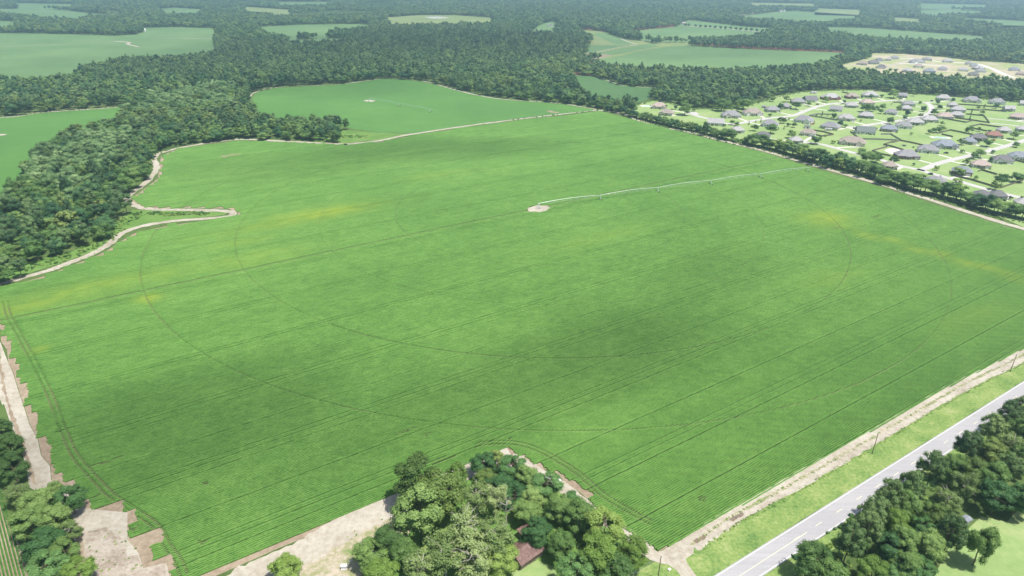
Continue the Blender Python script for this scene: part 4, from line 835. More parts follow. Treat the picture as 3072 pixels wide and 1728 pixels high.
for k_ in KN:
    for j in range(3): MIDP.append(PROTO[k_][j % len(PROTO[k_])])
# the roadside wood and hedgerow go on beyond the right edge of the picture
_q = []
_g = np.random.default_rng(31)
for t_ in np.arange(60, 1100, 7.5):
    for of in np.arange(-14, -90, -8.0):
        p_ = rp(t_ + _g.uniform(-3, 3), of + _g.uniform(-3, 3)); pr = proj(p_[0], p_[1], 0)
        if pr[0] > 3130 + 0 * pr[1] and not inside([p_], gps(b2((2576, 900), (2900, 760), (3500, 900), (4200, 1300), (4200, 1750), (1800, 1750))))[0]: _q.append(p_)
_q = np.array(_q); _k = len(_q)
WOOD = np.concatenate([WOOD, np.c_[_q, np.full(_k, 7.5)]]); kind = np.concatenate([kind, _g.choice([0, 1, 2, 4], _k)]); hgt = np.concatenate([hgt, _g.uniform(13, 19, _k)]); rad = np.concatenate([rad, _g.uniform(4, 5.6, _k)])
single = np.concatenate([single, np.zeros(_k, bool)]); dist = np.hypot(WOOD[:, 0], WOOD[:, 1])
rest = np.nonzero(~single)[0]
near = rest[dist[rest] < 1150]; far = rest[dist[rest] >= 1150]
for nm, ids, mm, lb in (('forest', near, MIDP, 'dense mixed forest around and beyond the fields'), ('forest', far, FARP, 'far hazy forest reaching to the horizon')):
    scl = np.c_[rad[ids] / 5, rad[ids] / 5, hgt[ids] / 15]
    scatter_object(nm, np.c_[WOOD[ids, :2], np.zeros(len(ids))], scl, gfor.uniform(0, 6.28, len(ids)), kind[ids] * 3 + gfor.integers(0, 3, len(ids)), mm, lb, 'forest')
print('WOOD', len(WOOD), 'near', len(near), 'far', len(far))
# undergrowth along the wood edges and weedy strips
UG = []
def fringe(line, d0, d1, sp, side_poly, seed):
    g = np.random.default_rng(seed); out = []
    L_ = [Vector(p) for p in line]
    for a, b in zip(L_, L_[1:]):
        n = max(1, int((b - a).length / sp)); d = (b - a).normalized(); nn = Vector((-d.y, d.x))
        for i in range(n):
            c = a.lerp(b, (i + g.random()) / n)
            for s in (-1, 1): out.append(c + nn * s * g.uniform(d0, d1))
    out = np.array([(v.x, v.y) for v in out]); return out
pts = np.concatenate([fringe(F2[:17], 4, 9, 1.6, None, 1), fringe(F3[:7], 4, 9, 2, None, 2), fringe(SUB[:16], 0, 7, 2.0, None, 3), fringe(FA[:6], 3, 8, 2.5, None, 4), fringe(smooth(gps(z01((-100, 850), (300, 730), (480, 690), (640, 620), (780, 560), (880, 470), (1000, 380), (1090, 340))), 3), 0, 7, 1.2, None, 5), fringe(gps(z01((1150, 350), (1300, 365), (1440, 350), (1560, 362))), 0, 3.5, 1.0, None, 6),
   fringe(gps(z00((1000, 1360), (1120, 1270), (1130, 1190), (1250, 1120), (1500, 1070), (1800, 1040), (2150, 1040))), 0, 8, 1.5, None, 7), fringe(gps(z10((-150, 1000), (0, 1030), (200, 1030))), 0, 6, 1.4, None, 8), fringe(HEDGE, 0, 9, 1.2, None, 9), fringe(gps(b1((450, 1100), (900, 900), (1300, 700), (1700, 900), (2200, 1300))), 0, 12, .9, None, 10), fringe(gps(b2((1000, 1449), (1500, 1050), (2000, 700), (2576, 400))), 0, 9, .9, None, 11),
   fringe([rp(t, 16.5) for t in range(0, 400, 10)], 0, 1, 6, None, 12)])
ntall = len(pts); pts = np.concatenate([pts, fringe(MAIN[20:48], 2.6, 6.2, .8, None, 13), fringe(tc, 3.0, 4.6, .5, None, 14), fringe(tc, 0, .5, .9, None, 15), fringe(smooth(gps(b1((0, 1150), (250, 1050), (420, 930), (600, 830))), 3), 0, 3, 2.5, None, 16), fringe(gps(b0((700, 1200), (850, 1300), (950, 1449))), 0, 9, .8, None, 17)])
keep = np.ones(len(pts), bool)
for p in (MAIN, F2, F3, FA): keep &= ~inside(pts, p)
isw = np.arange(len(pts)) >= ntall; keep &= isw | ~near_line(pts, MAINLINE, 6.0) | near_line(pts, np.array(HEDGE), 9)
isw = isw[keep]; pts = pts[keep]; g = np.random.default_rng(9)
sz = g.uniform(.12, .34, len(pts)); vr = np.array([(Vector(p) - RC0).dot(RNRM) for p in pts]); sz = np.where((vr > 5) & (vr < 20), g.uniform(.05, .11, len(pts)), sz); sz = np.where(isw, g.uniform(.03, .12, len(pts)), sz)
sc3 = np.c_[sz, sz, sz * np.where(isw, .5, .8)]
BUSH = [(crown_mesh('bush', 40 + j, mt, lobes=7, lr=(1.6, 2.6), per=26, leaf=1.5, zc=2.2, rz=2.4, rx=3.2), None) for j, mt in enumerate(('leaf_broad', 'leaf_bright', 'leaf_dark', 'leaf_bright'))]
scatter_object('undergrowth', np.c_[pts, np.zeros(len(pts))], sc3, g.uniform(0, 6.28, len(pts)), np.where(((vr > 5) & (vr < 20)) | isw, 1 + 2 * (g.random(len(pts)) < .5), g.integers(0, 4, len(pts))), BUSH, 'low bushy undergrowth along the edges of the woods and tracks', 'undergrowth')

# ------------------------------------------------------------------ housing estate: streets, houses, drives, fences
STREETS = []
def street(px, w, label):
    l = smooth(gps(px), 6); STREETS.append(l); return ribbon('street', l, w, 0.10, 'street', label, 0.0, 'street')
street(zA((1090, 515), (1300, 585), (1560, 640), (1760, 705), (1960, 720), (2150, 690), (2360, 650)) + zB((0, 640), (250, 600), (500, 580), (700, 540), (900, 460), (1100, 390), (1350, 335), (1650, 312), (2000, 300), (2300, 282), (2576, 265)) + zC((300, 285), (640, 303), (740, 340), (790, 400), (795, 450), (740, 520), (560, 580), (260, 640)) + zB((2400, 695), (2200, 722), (1950, 770), (1690, 790)), 7.5, 'long pale street curving through the housing estate')
ribbon('street', [(gp(zA((1090, 515))[0])[0] + 11 * math.cos(a), gp(zA((1090, 515))[0])[1] + 0.1 * math.sin(a) + 0.0) for a in (0, 1.5707)] , 20, 0.118, 'street', 'turning circle at the end of the long street', 0)
street(zB((700, 1060), (1150, 1110), (1300, 1142), (1600, 1225), (1900, 1305)) + zD((2150, 470), (2450, 545)) + zE((200, 500), (450, 555), (600, 590), (760, 640), (1100, 732), (1500, 850), (1900, 965), (2300, 1065), (2576, 1130), (3000, 1240)), 7.5, 'pale street running behind the hedgerow')
street(zE((560, 590), (720, 530), (900, 460), (1150, 390), (1430, 325), (1800, 235), (2100, 155), (2380, 75), (2800, -60)), 7.5, 'pale street leading away from the hedgerow between gardens')
street(zC((1880, 612), (2250, 648), (2600, 690), (3000, 740)), 5, 'upper pale lane at the right edge of the estate')
street(zC((1930, 710), (2250, 735), (2500, 765), (3000, 830)), 5, 'lower pale lane at the right edge of the estate')
ribbon('street', smooth(gps(zF((250, 240), (330, 255), (600, 275), (900, 290))), 5), 9, 0.1, 'sand', 'sandy street on the near side of the new estate')
ribbon('street', smooth(gps(zF((760, 260), (900, 225), (1050, 175), (1090, 150))), 5), 10, 0.1, 'sand', 'sandy cross street in the new estate')
ribbon('street', smooth(gps(zF((900, 155), (1300, 185), (1450, 205), (1900, 230), (2120, 290), (2300, 370), (2450, 420))), 5), 10, 0.104, 'concrete', 'pale street along the far side of the new estate')
ribbon('street', smooth(gps(zF((900, 225), (1200, 238), (1520, 268))), 5), 9, 0.108, 'concrete', 'pale middle street of the new estate')

for nm, c in (('roof_grey', (0.25, 0.245, 0.255)), ('roof_light', (0.36, 0.345, 0.345)), ('roof_blue', (0.22, 0.24, 0.275)), ('roof_dark', (0.15, 0.145, 0.15)), ('roof_tan', (0.31, 0.26, 0.225)), ('roof_red', (0.27, 0.135, 0.11)), ('roof_green', (0.14, 0.165, 0.155)), ('roof_pink', (0.40, 0.315, 0.285))):
    plain(nm, c, 0.85, 0.18, 0.6)
for nm, c in (('wall_white', (0.76, 0.75, 0.72)), ('wall_cream', (0.62, 0.57, 0.49)), ('wall_brick', (0.24, 0.10, 0.075)), ('wall_grey', (0.40, 0.40, 0.40)), ('wall_tan', (0.36, 0.29, 0.22))): plain(nm, c, 0.8, 0.12, 1.0)
plain('trim', (0.70, 0.70, 0.68), 0.6, 0.05); plain('door_paint', (0.12, 0.06, 0.04), 0.5, 0.2); plain('garage_paint', (0.60, 0.59, 0.56), 0.5, 0.06)
m, N, L, b = nodes_of('window_glass'); b.inputs['Base Color'].default_value = (0.02, 0.025, 0.03, 1); b.inputs['Roughness'].default_value = 0.08
def hip(m, x0, x1, y0, y1, z, rise, oh=.5, inset=None, th=.18):
    x0 -= oh; x1 += oh; y0 -= oh; y1 += oh; W, D_ = x1 - x0, y1 - y0
    if W >= D_: i = D_ / 2 if inset is None else inset; r = [(x0 + i, (y0 + y1) / 2, z + rise), (x1 - i, (y0 + y1) / 2, z + rise)]
    else: i = W / 2 if inset is None else inset; r = [((x0 + x1) / 2, y0 + i, z + rise), ((x0 + x1) / 2, y1 - i, z + rise)]
    v = [(x0, y0, z), (x1, y0, z), (x1, y1, z), (x0, y1, z), (x0, y0, z - th), (x1, y0, z - th), (x1, y1, z - th), (x0, y1, z - th)] + r
    f = [(0, 1, 9, 8), (1, 2, 9), (2, 3, 8, 9), (3, 0, 8)] if W >= D_ else [(0, 1, 8), (1, 2, 9, 8), (2, 3, 9), (3, 0, 8, 9)]
    m.add(v, f + [(4, 5, 1, 0), (5, 6, 2, 1), (6, 7, 3, 2), (7, 4, 0, 3), (7, 6, 5, 4)])
def gable_front(mr, mw, xc, w, y0, y1, z, rise):
    """a wing whose ridge runs front to back, gable wall towards the front"""
    x0, x1 = xc - w / 2, xc + w / 2; o_ = .35
    mw.add([(x0, y0, z - .1), (x1, y0, z - .1), (xc, y0, z + rise - .15), (x0, y0 + .3, z - .1), (x1, y0 + .3, z - .1), (xc, y0 + .3, z + rise - .15)], [(0, 1, 2), (5, 4, 3), (0, 2, 5, 3), (1, 4, 5, 2)])
    a = [(x0 - o_, y0 - o_, z - o_ * rise / (w / 2)), (xc, y0 - o_, z + rise), (x1 + o_, y0 - o_, z - o_ * rise / (w / 2))]; bk = [(p[0], y1, p[2]) for p in a]
    mr.add(a + bk + [(p[0], p[1], p[2] - .16) for p in a + bk], [(0, 1, 4, 3), (1, 2, 5, 4), (6, 9, 10, 7), (7, 10, 11, 8), (0, 6, 7, 1), (1, 7, 8, 2), (0, 3, 9, 6), (2, 8, 11, 5)])
def house(A_, B_, roof, wall, design, label, group, detail=True, rnd=random, dep=None):
    a, b_ = Vector(gp(A_)), Vector(gp(B_)); d = b_ - a; Ln = max(min(d.length, 30), 12); ang = math.atan2(d.y, d.x)
    D_ = dep or max(9.5, min(.62 * Ln, 14)); c = (a + b_) / 2
    t = empty('house', (c.x, c.y, 0.05), ang); tag(t, label, 'house', group); h = 3.3; rise = D_ * .40
    mw, mr = MB(), MB(); x0, x1 = -Ln / 2, Ln / 2
    mw.box(x0, x1, 0, D_, 0, h)
    if design in ('hip', 'hipgable', 'twogable', 'ell'): hip(mr, x0, x1, 0, D_, h + .12, rise)
    else:
        hip(mr, x0, x1, 0, D_, h + .12, rise, inset=.02)
        for s in (x0, x1): mw.add([(s, 0.05, h), (s, D_ - .05, h), (s, D_ / 2, h + rise - .25), (s - .2 * (1 if s > 0 else -1), 0.05, h), (s - .2 * (1 if s > 0 else -1), D_ - .05, h), (s - .2 * (1 if s > 0 else -1), D_ / 2, h + rise - .25)], [(0, 1, 2), (5, 4, 3)])
    wings = {'hipgable': [(-.22, .3)], 'twogable': [(-.3, .26), (.28, .24)], 'ell': [(.3, .34)], 'gable2': [(.0, .28)]}.get(design, [])
    fronts = [0.0] * 5
    for fx, fw in wings:
        w = Ln * fw; xc = Ln * fx; dep_ = 2.2 if design != 'ell' else 4.5
        mw.box(xc - w / 2, xc + w / 2, -dep_, .5, 0, h - .02); gable_front(mr, mw, xc, w, -dep_, D_ * .45, h + .1, w * .42)
    mw.build('wall', wall, t); ro = mr.build('roof', roof, t)
    if detail:
        def opening(nm, x, w, z0, z1, y, mat, pane=None):
            m_ = MB(); m_.box(x - w / 2, x + w / 2, y - .06, y + .02, z0, z1); o_ = m_.build(nm, mat, t)
            if pane:
                m_ = MB(); m_.box(x - w / 2 + .12, x + w / 2 - .12, y - .09, y - .05, z0 + .12, z1 - .12); m_.build('pane', pane, o_)
        def front(x):
            for fx, fw in wings:
                if abs(x - Ln * fx) < Ln * fw / 2 - .6: return -2.2 if design != 'ell' else -4.5
                if abs(x - Ln * fx) < Ln * fw / 2 + .8: return None
            return 0.0
        gx = x1 - 3.2
        y_ = front(gx)
        if y_ is not None: opening('garage_door', gx, 4.6, 0, 2.2, y_, 'garage_paint')
        y_ = front(0.4)
        if y_ is not None: opening('door', .4, 1.1, 0, 2.15, y_, 'door_paint')
        for x in (x0 + 2, x0 + Ln * .28, x0 + Ln * .38, x0 + Ln * .62):
            y_ = front(x)
            if y_ is not None: opening('window', x, 1.6, .9, 2.3, y_, 'trim', 'window_glass')
        if rnd.random() < .35:
            m_ = MB(); m_.box(Ln * .12, Ln * .12 + 1, D_ * .6, D_ * .6 + .7, h, h + rise + .8); m_.build('chimney', wall, ro)
        if design == 'hip' and front(-1) == 0:      # shaded porch
            m_ = MB(); m_.box(-3.2, 2.2, -2.2, .3, h - .25, h + .02); m_.build('porch_roof', roof, t)
            for x in (-3, -.5, 2): m_ = MB(); m_.tube((x, -2, 0), (x, -2, h - .25), .12); m_.build('porch_post', 'trim', t)
    return t, c, Vector((math.sin(ang), -math.cos(ang))), Ln
g_, l_, bl, dk, tn, rdr, gn, pk = 'roof_grey', 'roof_light', 'roof_blue', 'roof_dark', 'roof_tan', 'roof_red', 'roof_green', 'roof_pink'
ww_, wc_, wb_, wg_, wt_ = 'wall_white', 'wall_cream', 'wall_brick', 'wall_grey', 'wall_tan'
ROWN = {'H': 'hedgerow street', 'W': 'row by the woods', 'M': 'middle gardens', 'R': 'eastern gardens', 'N': 'new sandy estate'}
HOUSES = [
 (zA, 350, 425, 630, 440, pk, wc_, 'twogable', 'H'), (zA, 490, 545, 745, 570, tn, wc_, 'hipgable', 'H'), (zA, 1430, 745, 1740, 765, l_, ww_, 'gable', 'H'), (zA, 1730, 605, 2080, 612, g_, wc_, 'hipgable', 'M'), (zA, 2150, 562, 2505, 566, tn, ww_, 'twogable', 'M'),
 (zA, 1900, 895, 2150, 900, l_, ww_, 'hip', 'H'), (zA, 2380, 992, 2640, 1005, dk, ww_, 'hipgable', 'H'),
 (zB, 140, 495, 385, 495, g_, wg_, 'hip', 'M'), (zB, 440, 432, 600, 425, g_, wc_, 'hip', 'W'), (zB, 620, 335, 880, 342, g_, wt_, 'hip', 'W'), (zB, 890, 302, 1120, 295, dk, ww_, 'gable', 'W'), (zB, 1260, 265, 1560, 255, l_, wb_, 'twogable', 'W'), (zB, 1690, 235, 1915, 235, tn, wb_, 'hipgable', 'W'),
 (zB, 2015, 208, 2290, 213, l_, wc_, 'hip', 'W'), (zB, 1340, 473, 1580, 493, g_, ww_, 'gable', 'M'), (zB, 1670, 405, 1905, 413, l_, wc_, 'hip', 'M'), (zB, 1985, 355, 2220, 355, pk, wc_, 'hip', 'M'), (zB, 1905, 600, 2190, 622, l_, wg_, 'hip', 'M'), (zB, 2400, 532, 2640, 555, g_, ww_, 'hipgable', 'M'),
 (zB, 640, 678, 980, 722, g_, ww_, 'ell', 'M'), (zB, 1515, 655, 1830, 673, l_, wc_, 'hipgable', 'M'), (zB, 20, 765, 335, 795, g_, ww_, 'twogable', 'M'), (zB, 1150, 800, 1490, 850, g_, wc_, 'hip', 'M'), (zB, 770, 935, 1055, 968, tn, ww_, 'twogable', 'H'), (zB, 1865, 912, 2220, 932, gn, ww_, 'gable', 'M'), (zB, 2350, 865, 2660, 885, bl, wt_, 'hip', 'M'),
 (zB, 1520, 1110, 2020, 1165, tn, wc_, 'twogable', 'H'), (zB, 600, 1098, 830, 1100, l_, wg_, 'hip', 'H'),
 (zC, 150, 213, 305, 222, g_, wg_, 'gable2', 'W'), (zC, 245, 375, 475, 383, g_, wc_, 'hip', 'M'), (zC, 205, 463, 415, 472, l_, wc_, 'hip', 'M'), (zC, 890, 255, 1160, 273, l_, ww_, 'hip', 'W'), (zC, 1425, 305, 1745, 322, g_, wc_, 'twogable', 'W'), (zC, 1915, 335, 2215, 353, g_, ww_, 'twogable', 'W'), (zC, 2490, 365, 2720, 383, l_, ww_, 'gable', 'W'),
 (zC, 1115, 393, 1295, 403, l_, wc_, 'hip', 'R'), (zC, 1165, 483, 1445, 503, l_, wg_, 'hip', 'R'), (zC, 1145, 585, 1415, 605, l_, wc_, 'hip', 'R'), (zC, 915, 620, 1215, 635, pk, wc_, 'hip', 'M'), (zC, 630, 685, 915, 693, l_, wc_, 'hip', 'M'), (zC, 345, 735, 645, 745, l_, wc_, 'hip', 'M'), (zC, 95, 800, 415, 825, g_, ww_, 'hipgable', 'M'),
 (zC, 2205, 475, 2400, 483, l_, wg_, 'gable2', 'R'), (zC, 2285, 620, 2620, 655, pk, wt_, 'hip', 'R'), (zC, 2095, 895, 2335, 903, l_, wc_, 'hip', 'R'), (zC, 2450, 870, 2700, 885, l_, wg_, 'hip', 'R'), (zC, 1860, 985, 2165, 1005, rdr, wt_, 'hip', 'R'), (zC, 1550, 1035, 1870, 1060, dk, wb_, 'hip', 'M'),
 (zC, 1390, 1105, 1660, 1123, bl, ww_, 'hip', 'M'), (zC, 860, 1195, 1310, 1213, bl, wg_, 'twogable', 'M'), (zC, 520, 1265, 925, 1303, g_, ww_, 'hipgable', 'M'), (zC, 130, 1395, 565, 1415, g_, wb_, 'hip', 'M'),
 (zE, 1975, 445, 2375, 475, dk, ww_, 'hipgable', 'R'), (zE, 2300, 375, 2700, 405, bl, ww_, 'twogable', 'R'), (zE, 1575, 535, 1935, 562, pk, wc_, 'hip', 'R'), (zE, 1170, 655, 1565, 705, bl, wb_, 'hip', 'H'), (zE, 640, 860, 1075, 915, g_, wg_, 'hip', 'H'), (zE, 1630, 1130, 1905, 1163, dk, wc_, 'hip', 'H'), (zE, 1925, 1135, 2245, 1168, dk, wg_, 'hip', 'H'),
 (zE, 2450, 1295, 2720, 1320, l_, wc_, 'hip', 'H'), (zE, -120, 560, 120, 572, tn, wc_, 'hip', 'H')]
for x0, y0, x1, y1, rf, wl in ((310, 243, 455, 253, tn, wc_), (490, 237, 620, 238, dk, wg_), (592, 212, 690, 208, dk, ww_), (700, 188, 775, 193, l_, wc_), (775, 168, 885, 173, g_, ww_), (575, 293, 705, 303, dk, ww_), (930, 345, 1068, 353, l_, wg_), (1065, 228, 1240, 228, g_, ww_), (1118, 288, 1228, 288, tn, ww_), (1215, 190, 1333, 193, g_, wc_),
    (1222, 350, 1378, 358, bl, wg_), (1403, 318, 1533, 328, g_, ww_), (1492, 213, 1618, 217, l_, ww_), (1690, 330, 1822, 338, l_, ww_), (1788, 244, 1873, 248, g_, ww_), (1858, 273, 1962, 277, bl, ww_), (1930, 347, 2063, 353, g_, ww_), (1920, 313, 2043, 313, l_, wg_), (1830, 397, 1968, 403, dk, wc_), (2388, 328, 2523, 333, bl, ww_), (2468, 385, 2600, 393, tn, wc_)):
    HOUSES.append((zF, x0, y0, x1, y1, rf, wl, 'hip' if x0 % 3 else 'hipgable', 'N'))
byrow = {}
for hs in HOUSES: byrow.setdefault(hs[8], []).append(hs)
rk = random.Random(3); HC = []
CN = {g_: 'grey', l_: 'light grey', bl: 'blue-grey', dk: 'dark grey', tn: 'tan', rdr: 'reddish', gn: 'green-grey', pk: 'pinkish'}; WN = {ww_: 'white', wc_: 'cream', wb_: 'brick', wg_: 'grey', wt_: 'tan'}
for rn, lst in byrow.items():
    lst.sort(key=lambda q: q[0]((q[1], q[2]))[0][0])
    for i, (zz, x0, y0, x1, y1, rf, wl, ds, _) in enumerate(lst):
        A_, B_ = zz((x0, y0), (x1, y1))
        _, c, fr, Ln = house(A_, B_, rf, wl, ds, f'{WN[wl]}-walled house with {CN[rf]} roof, {ordinal(i + 1)} from the left in the {ROWN[rn]}', 'houses of the ' + ROWN[rn], rn != 'N', rk)
        HC.append((c, fr, Ln, rn))
# drives from each house to its street
for i, (c, fr, Ln, rn) in enumerate(HC):
    if rn == 'N': continue
    best = min(((Vector(p) - c).length, p) for st in STREETS for p in st)
    if 8 < best[0] < 48:
        d_ = Vector((-fr.y, fr.x)); a = c + fr * .4 - d_ * (-Ln * .36); b_ = Vector(best[1])
        o = ribbon('driveway', [tuple(a), tuple(a.lerp(b_, .5)), tuple(b_)], 3.6, 0.085 + .0004 * (i % 30), 'concrete', f'pale concrete drive, {ordinal(i + 1)} counted through the housing estate', 0, 'driveway'); o['group'] = 'drives of the housing estate'
# timber fences
plain('fence_wood', (0.17, 0.14, 0.115), 0.9, 0.3, .8); plain('fence_grey', (0.26, 0.25, 0.235), 0.9, 0.25, .8)
def fence(px, label, mat='fence_wood', h=1.9):
    P = [Vector(p) for p in gps(px)]; t = empty('fence', (P[0].x, P[0].y, 0)); tag(t, label, 'fence', 'garden fences of the housing estate')
    for a, b_ in zip(P, P[1:]):
        n = max(1, round((b_ - a).length / 5)); d = (b_ - a); an = math.atan2(d.y, d.x); st = d.length / n
        m_ = MB(); m_.box(.06, st - .06, -.03, .03, .12, h); m_.box(.02, st - .02, -.07, -.031, .5, .62); m_.box(.02, st - .02, -.07, -.031, 1.4, 1.52); pm = mesh('fence_panel', m_.v, m_.f); pm.materials.append(MATS[mat])
        m_ = MB(); m_.box(-.07, .07, -.07, .07, 0, h + .1); qm = mesh('fence_post', m_.v, m_.f); qm.materials.append(MATS[mat])
        for i in range(n):
            q = a + d * (i / n) - P[0]
            for nm, me_ in (('fence_panel', pm), ('fence_post', qm)):
                o = bpy.data.objects.new(nm, me_); COL.objects.link(o); o.parent = t; o.location = (q.x, q.y, 0.05); o.rotation_euler = (0, 0, an)
for px, lb, mt in (
    (zB((985, 850), (1200, 880), (1420, 938), (1180, 968), (1055, 940)), 'dark wooden fence round the garden of the white gabled house', 'fence_wood'),
    (zB((945, 572), (1200, 610), (1490, 662)), 'weathered grey fence behind small round trees', 'fence_grey'), (zB((945, 572), (1100, 542), (1400, 548)), 'weathered grey back fence beyond small round trees', 'fence_grey'),
    (zB((1740, 880), (1930, 1022), (2250, 1030), (2640, 1048)), 'long grey fence in front of the white barn-like house', 'fence_grey'), (zC((190, 1045), (90, 985), (0, 930)) + zB((2330, 930),), 'grey fence right of the white barn-like house', 'fence_grey'),
    (zB((2380, 1132), (2530, 1085)) + zC((60, 1085), (180, 1052), (400, 1095), (640, 1150)), 'dark fence round the garden with the trampoline, far side', 'fence_wood'), (zB((2380, 1132),) + zC((0, 1162), (250, 1240), (500, 1285)), 'dark fence between the trampoline garden and the patio', 'fence_wood'),
    (zD((2460, 270), (2160, 352), (2300, 402), (2520, 452)), 'dark fence with a corner bush beside the hedgerow street', 'fence_wood'),
    (zE((1240, 708), (1550, 782), (1950, 902)), 'long dark fence along the hedgerow street', 'fence_wood'), (zE((2110, 942), (2340, 865), (2560, 790)), 'dark fence at the near right corner garden', 'fence_wood'), (zE((1680, 622), (1750, 592), (2050, 682)), 'dark fence behind the blue-grey roofed house', 'fence_wood'), (zE((2220, 712), (2360, 752)), 'short dark fence between two garden trees', 'fence_wood'),
    (zC((1450, 540), (1800, 575), (1905, 710), (1600, 662), (1240, 615)), 'dark fence round the garden by the right-hand lanes', 'fence_wood'), (zC((1100, 640), (1450, 702), (1590, 662)), 'reddish-brown low fence beside clipped shrubs', 'fence_wood'),
    (zC((1550, 772), (1720, 740), (1920, 770), (2160, 800)), 'dark fence beyond the bushy garden tree, far run', 'fence_wood'), (zC((1560, 812), (1860, 872)), 'dark fence beyond the bushy garden tree, near run', 'fence_wood'),
    (zC((900, 915), (1150, 850), (1590, 942)), 'dark fence above the swimming pool', 'fence_wood'), (zC((980, 930), (1200, 982)), 'dark fence directly behind the swimming pool', 'fence_wood'), (zC((1300, 350), (1640, 372), (2150, 412)), 'dark fence in the upper right gardens, far run', 'fence_wood'),
    (zC((1460, 450), (1690, 466), (1820, 456), (2230, 492)), 'dark fence in the upper right gardens, near run', 'fence_wood'), (zC((1160, 196), (1390, 212)), 'low dark fence at the edge of the woods', 'fence_wood'), (zC((0, 362), (50, 312), (220, 316)), 'dark fence beside the bend of the long street', 'fence_wood'),
    (zE((2390, 402), (2600, 455)), 'dark fence at the right edge below the white gabled house', 'fence_wood'), (zB((1580, 112), (1710, 142)), 'dark fence on the lawn by the woods', 'fence_wood'), (zB((2190, 92), (2500, 95)), 'dark fence by the big tree near the woods', 'fence_wood'), (zA((1820, 490), (1980, 478), (2100, 520)), 'dark fence between two tan and grey houses', 'fence_wood')):
    fence(px, lb, mt)
yt2 = sorted(GARDEN_TREES, key=lambda q: proj(q[0], q[1], 0)[0])
TN = {'mid_broad': 'leafy green', 'mid_dark': 'dark green', 'mid_bright': 'light green', 'mid_olive': 'olive', 'cypress': 'narrow conical dark'}; cnt = {}
for x, y, h, k in yt2:
    cnt[k] = cnt.get(k, 0) + 1; h *= 1.12; r = h * (.26 if k == 'cypress' else rt.uniform(.52, .64))
    tree(k, x, y, h, r, f'{TN[k]} garden tree, {ordinal(cnt[k])} such from the left in the housing estates', 'garden_tree', 'garden trees of the housing estates', rt)
# bushes along house fronts
_p = []
for c, fr, Ln, rn in HC:
    d_ = Vector((-fr.y, fr.x))
    for _ in range(9 if rn != 'N' else 2):
        q_ = c + fr * rk.uniform(.9, 2.2) + d_ * rk.uniform(-.5, .5) * Ln if rk.random() < .6 else c - fr * rk.uniform(12, 22) + d_ * rk.uniform(-.7, .7) * Ln
        _p.append((q_.x, q_.y))
_z = np.random.default_rng(2).uniform(.12, .36, len(_p))
scatter_object('garden_foliage', np.c_[np.array(_p), np.full(len(_p), .05)], np.c_[_z, _z, _z], np.random.default_rng(4).uniform(0, 6.28, len(_p)), np.random.default_rng(5).integers(0, 4, len(_p)), BUSH, 'low clipped shrubs around the houses', 'shrubs')
# row of small round trees along the pale far field
rowx = [20, 45, 95, 133, 170, 207, 245, 283, 322, 360, 400, 438, 478, 518, 557, 600]
for i, x in enumerate(rowx):
    q = gp(z20((x, 198 + 46 * x / 600))[0]); tree('mid_dark', q[0], q[1], 11, 6.5, f'small round dark tree, {ordinal(i + 1)} from the left in the row along the pale far field', 'row_tree', 'row of round trees by the far field', rt)
track(z20((0, 196), (300, 214), (630, 246)), 14, 'pale strip under the row of small round trees', z=.2)
for x, y, lb in ((1800, 500, 'left'), (1850, 510, 'middle'), (1900, 505, 'right')):
    q = gp(zG((x, y))[0]); tree('mid_dark', q[0], q[1], 13, 8, f'{lb} tree of the lone dark clump in the far clearing', 'clump_tree', 'lone dark clump in the far clearing', rt)
for i, (x, y) in enumerate(((1120, 350), (1180, 375), (1240, 395), (1300, 415), (1370, 430), (1440, 440), (1500, 450), (1560, 455), (1620, 458))):
    q = gp(zG((x, y))[0]); tree('mid_dark', q[0], q[1], 15, 9, f'dark spreading tree, {ordinal(i + 1)} from the left in the row across the far clearing', 'spreading_tree', 'dark row across the far clearing', rt)

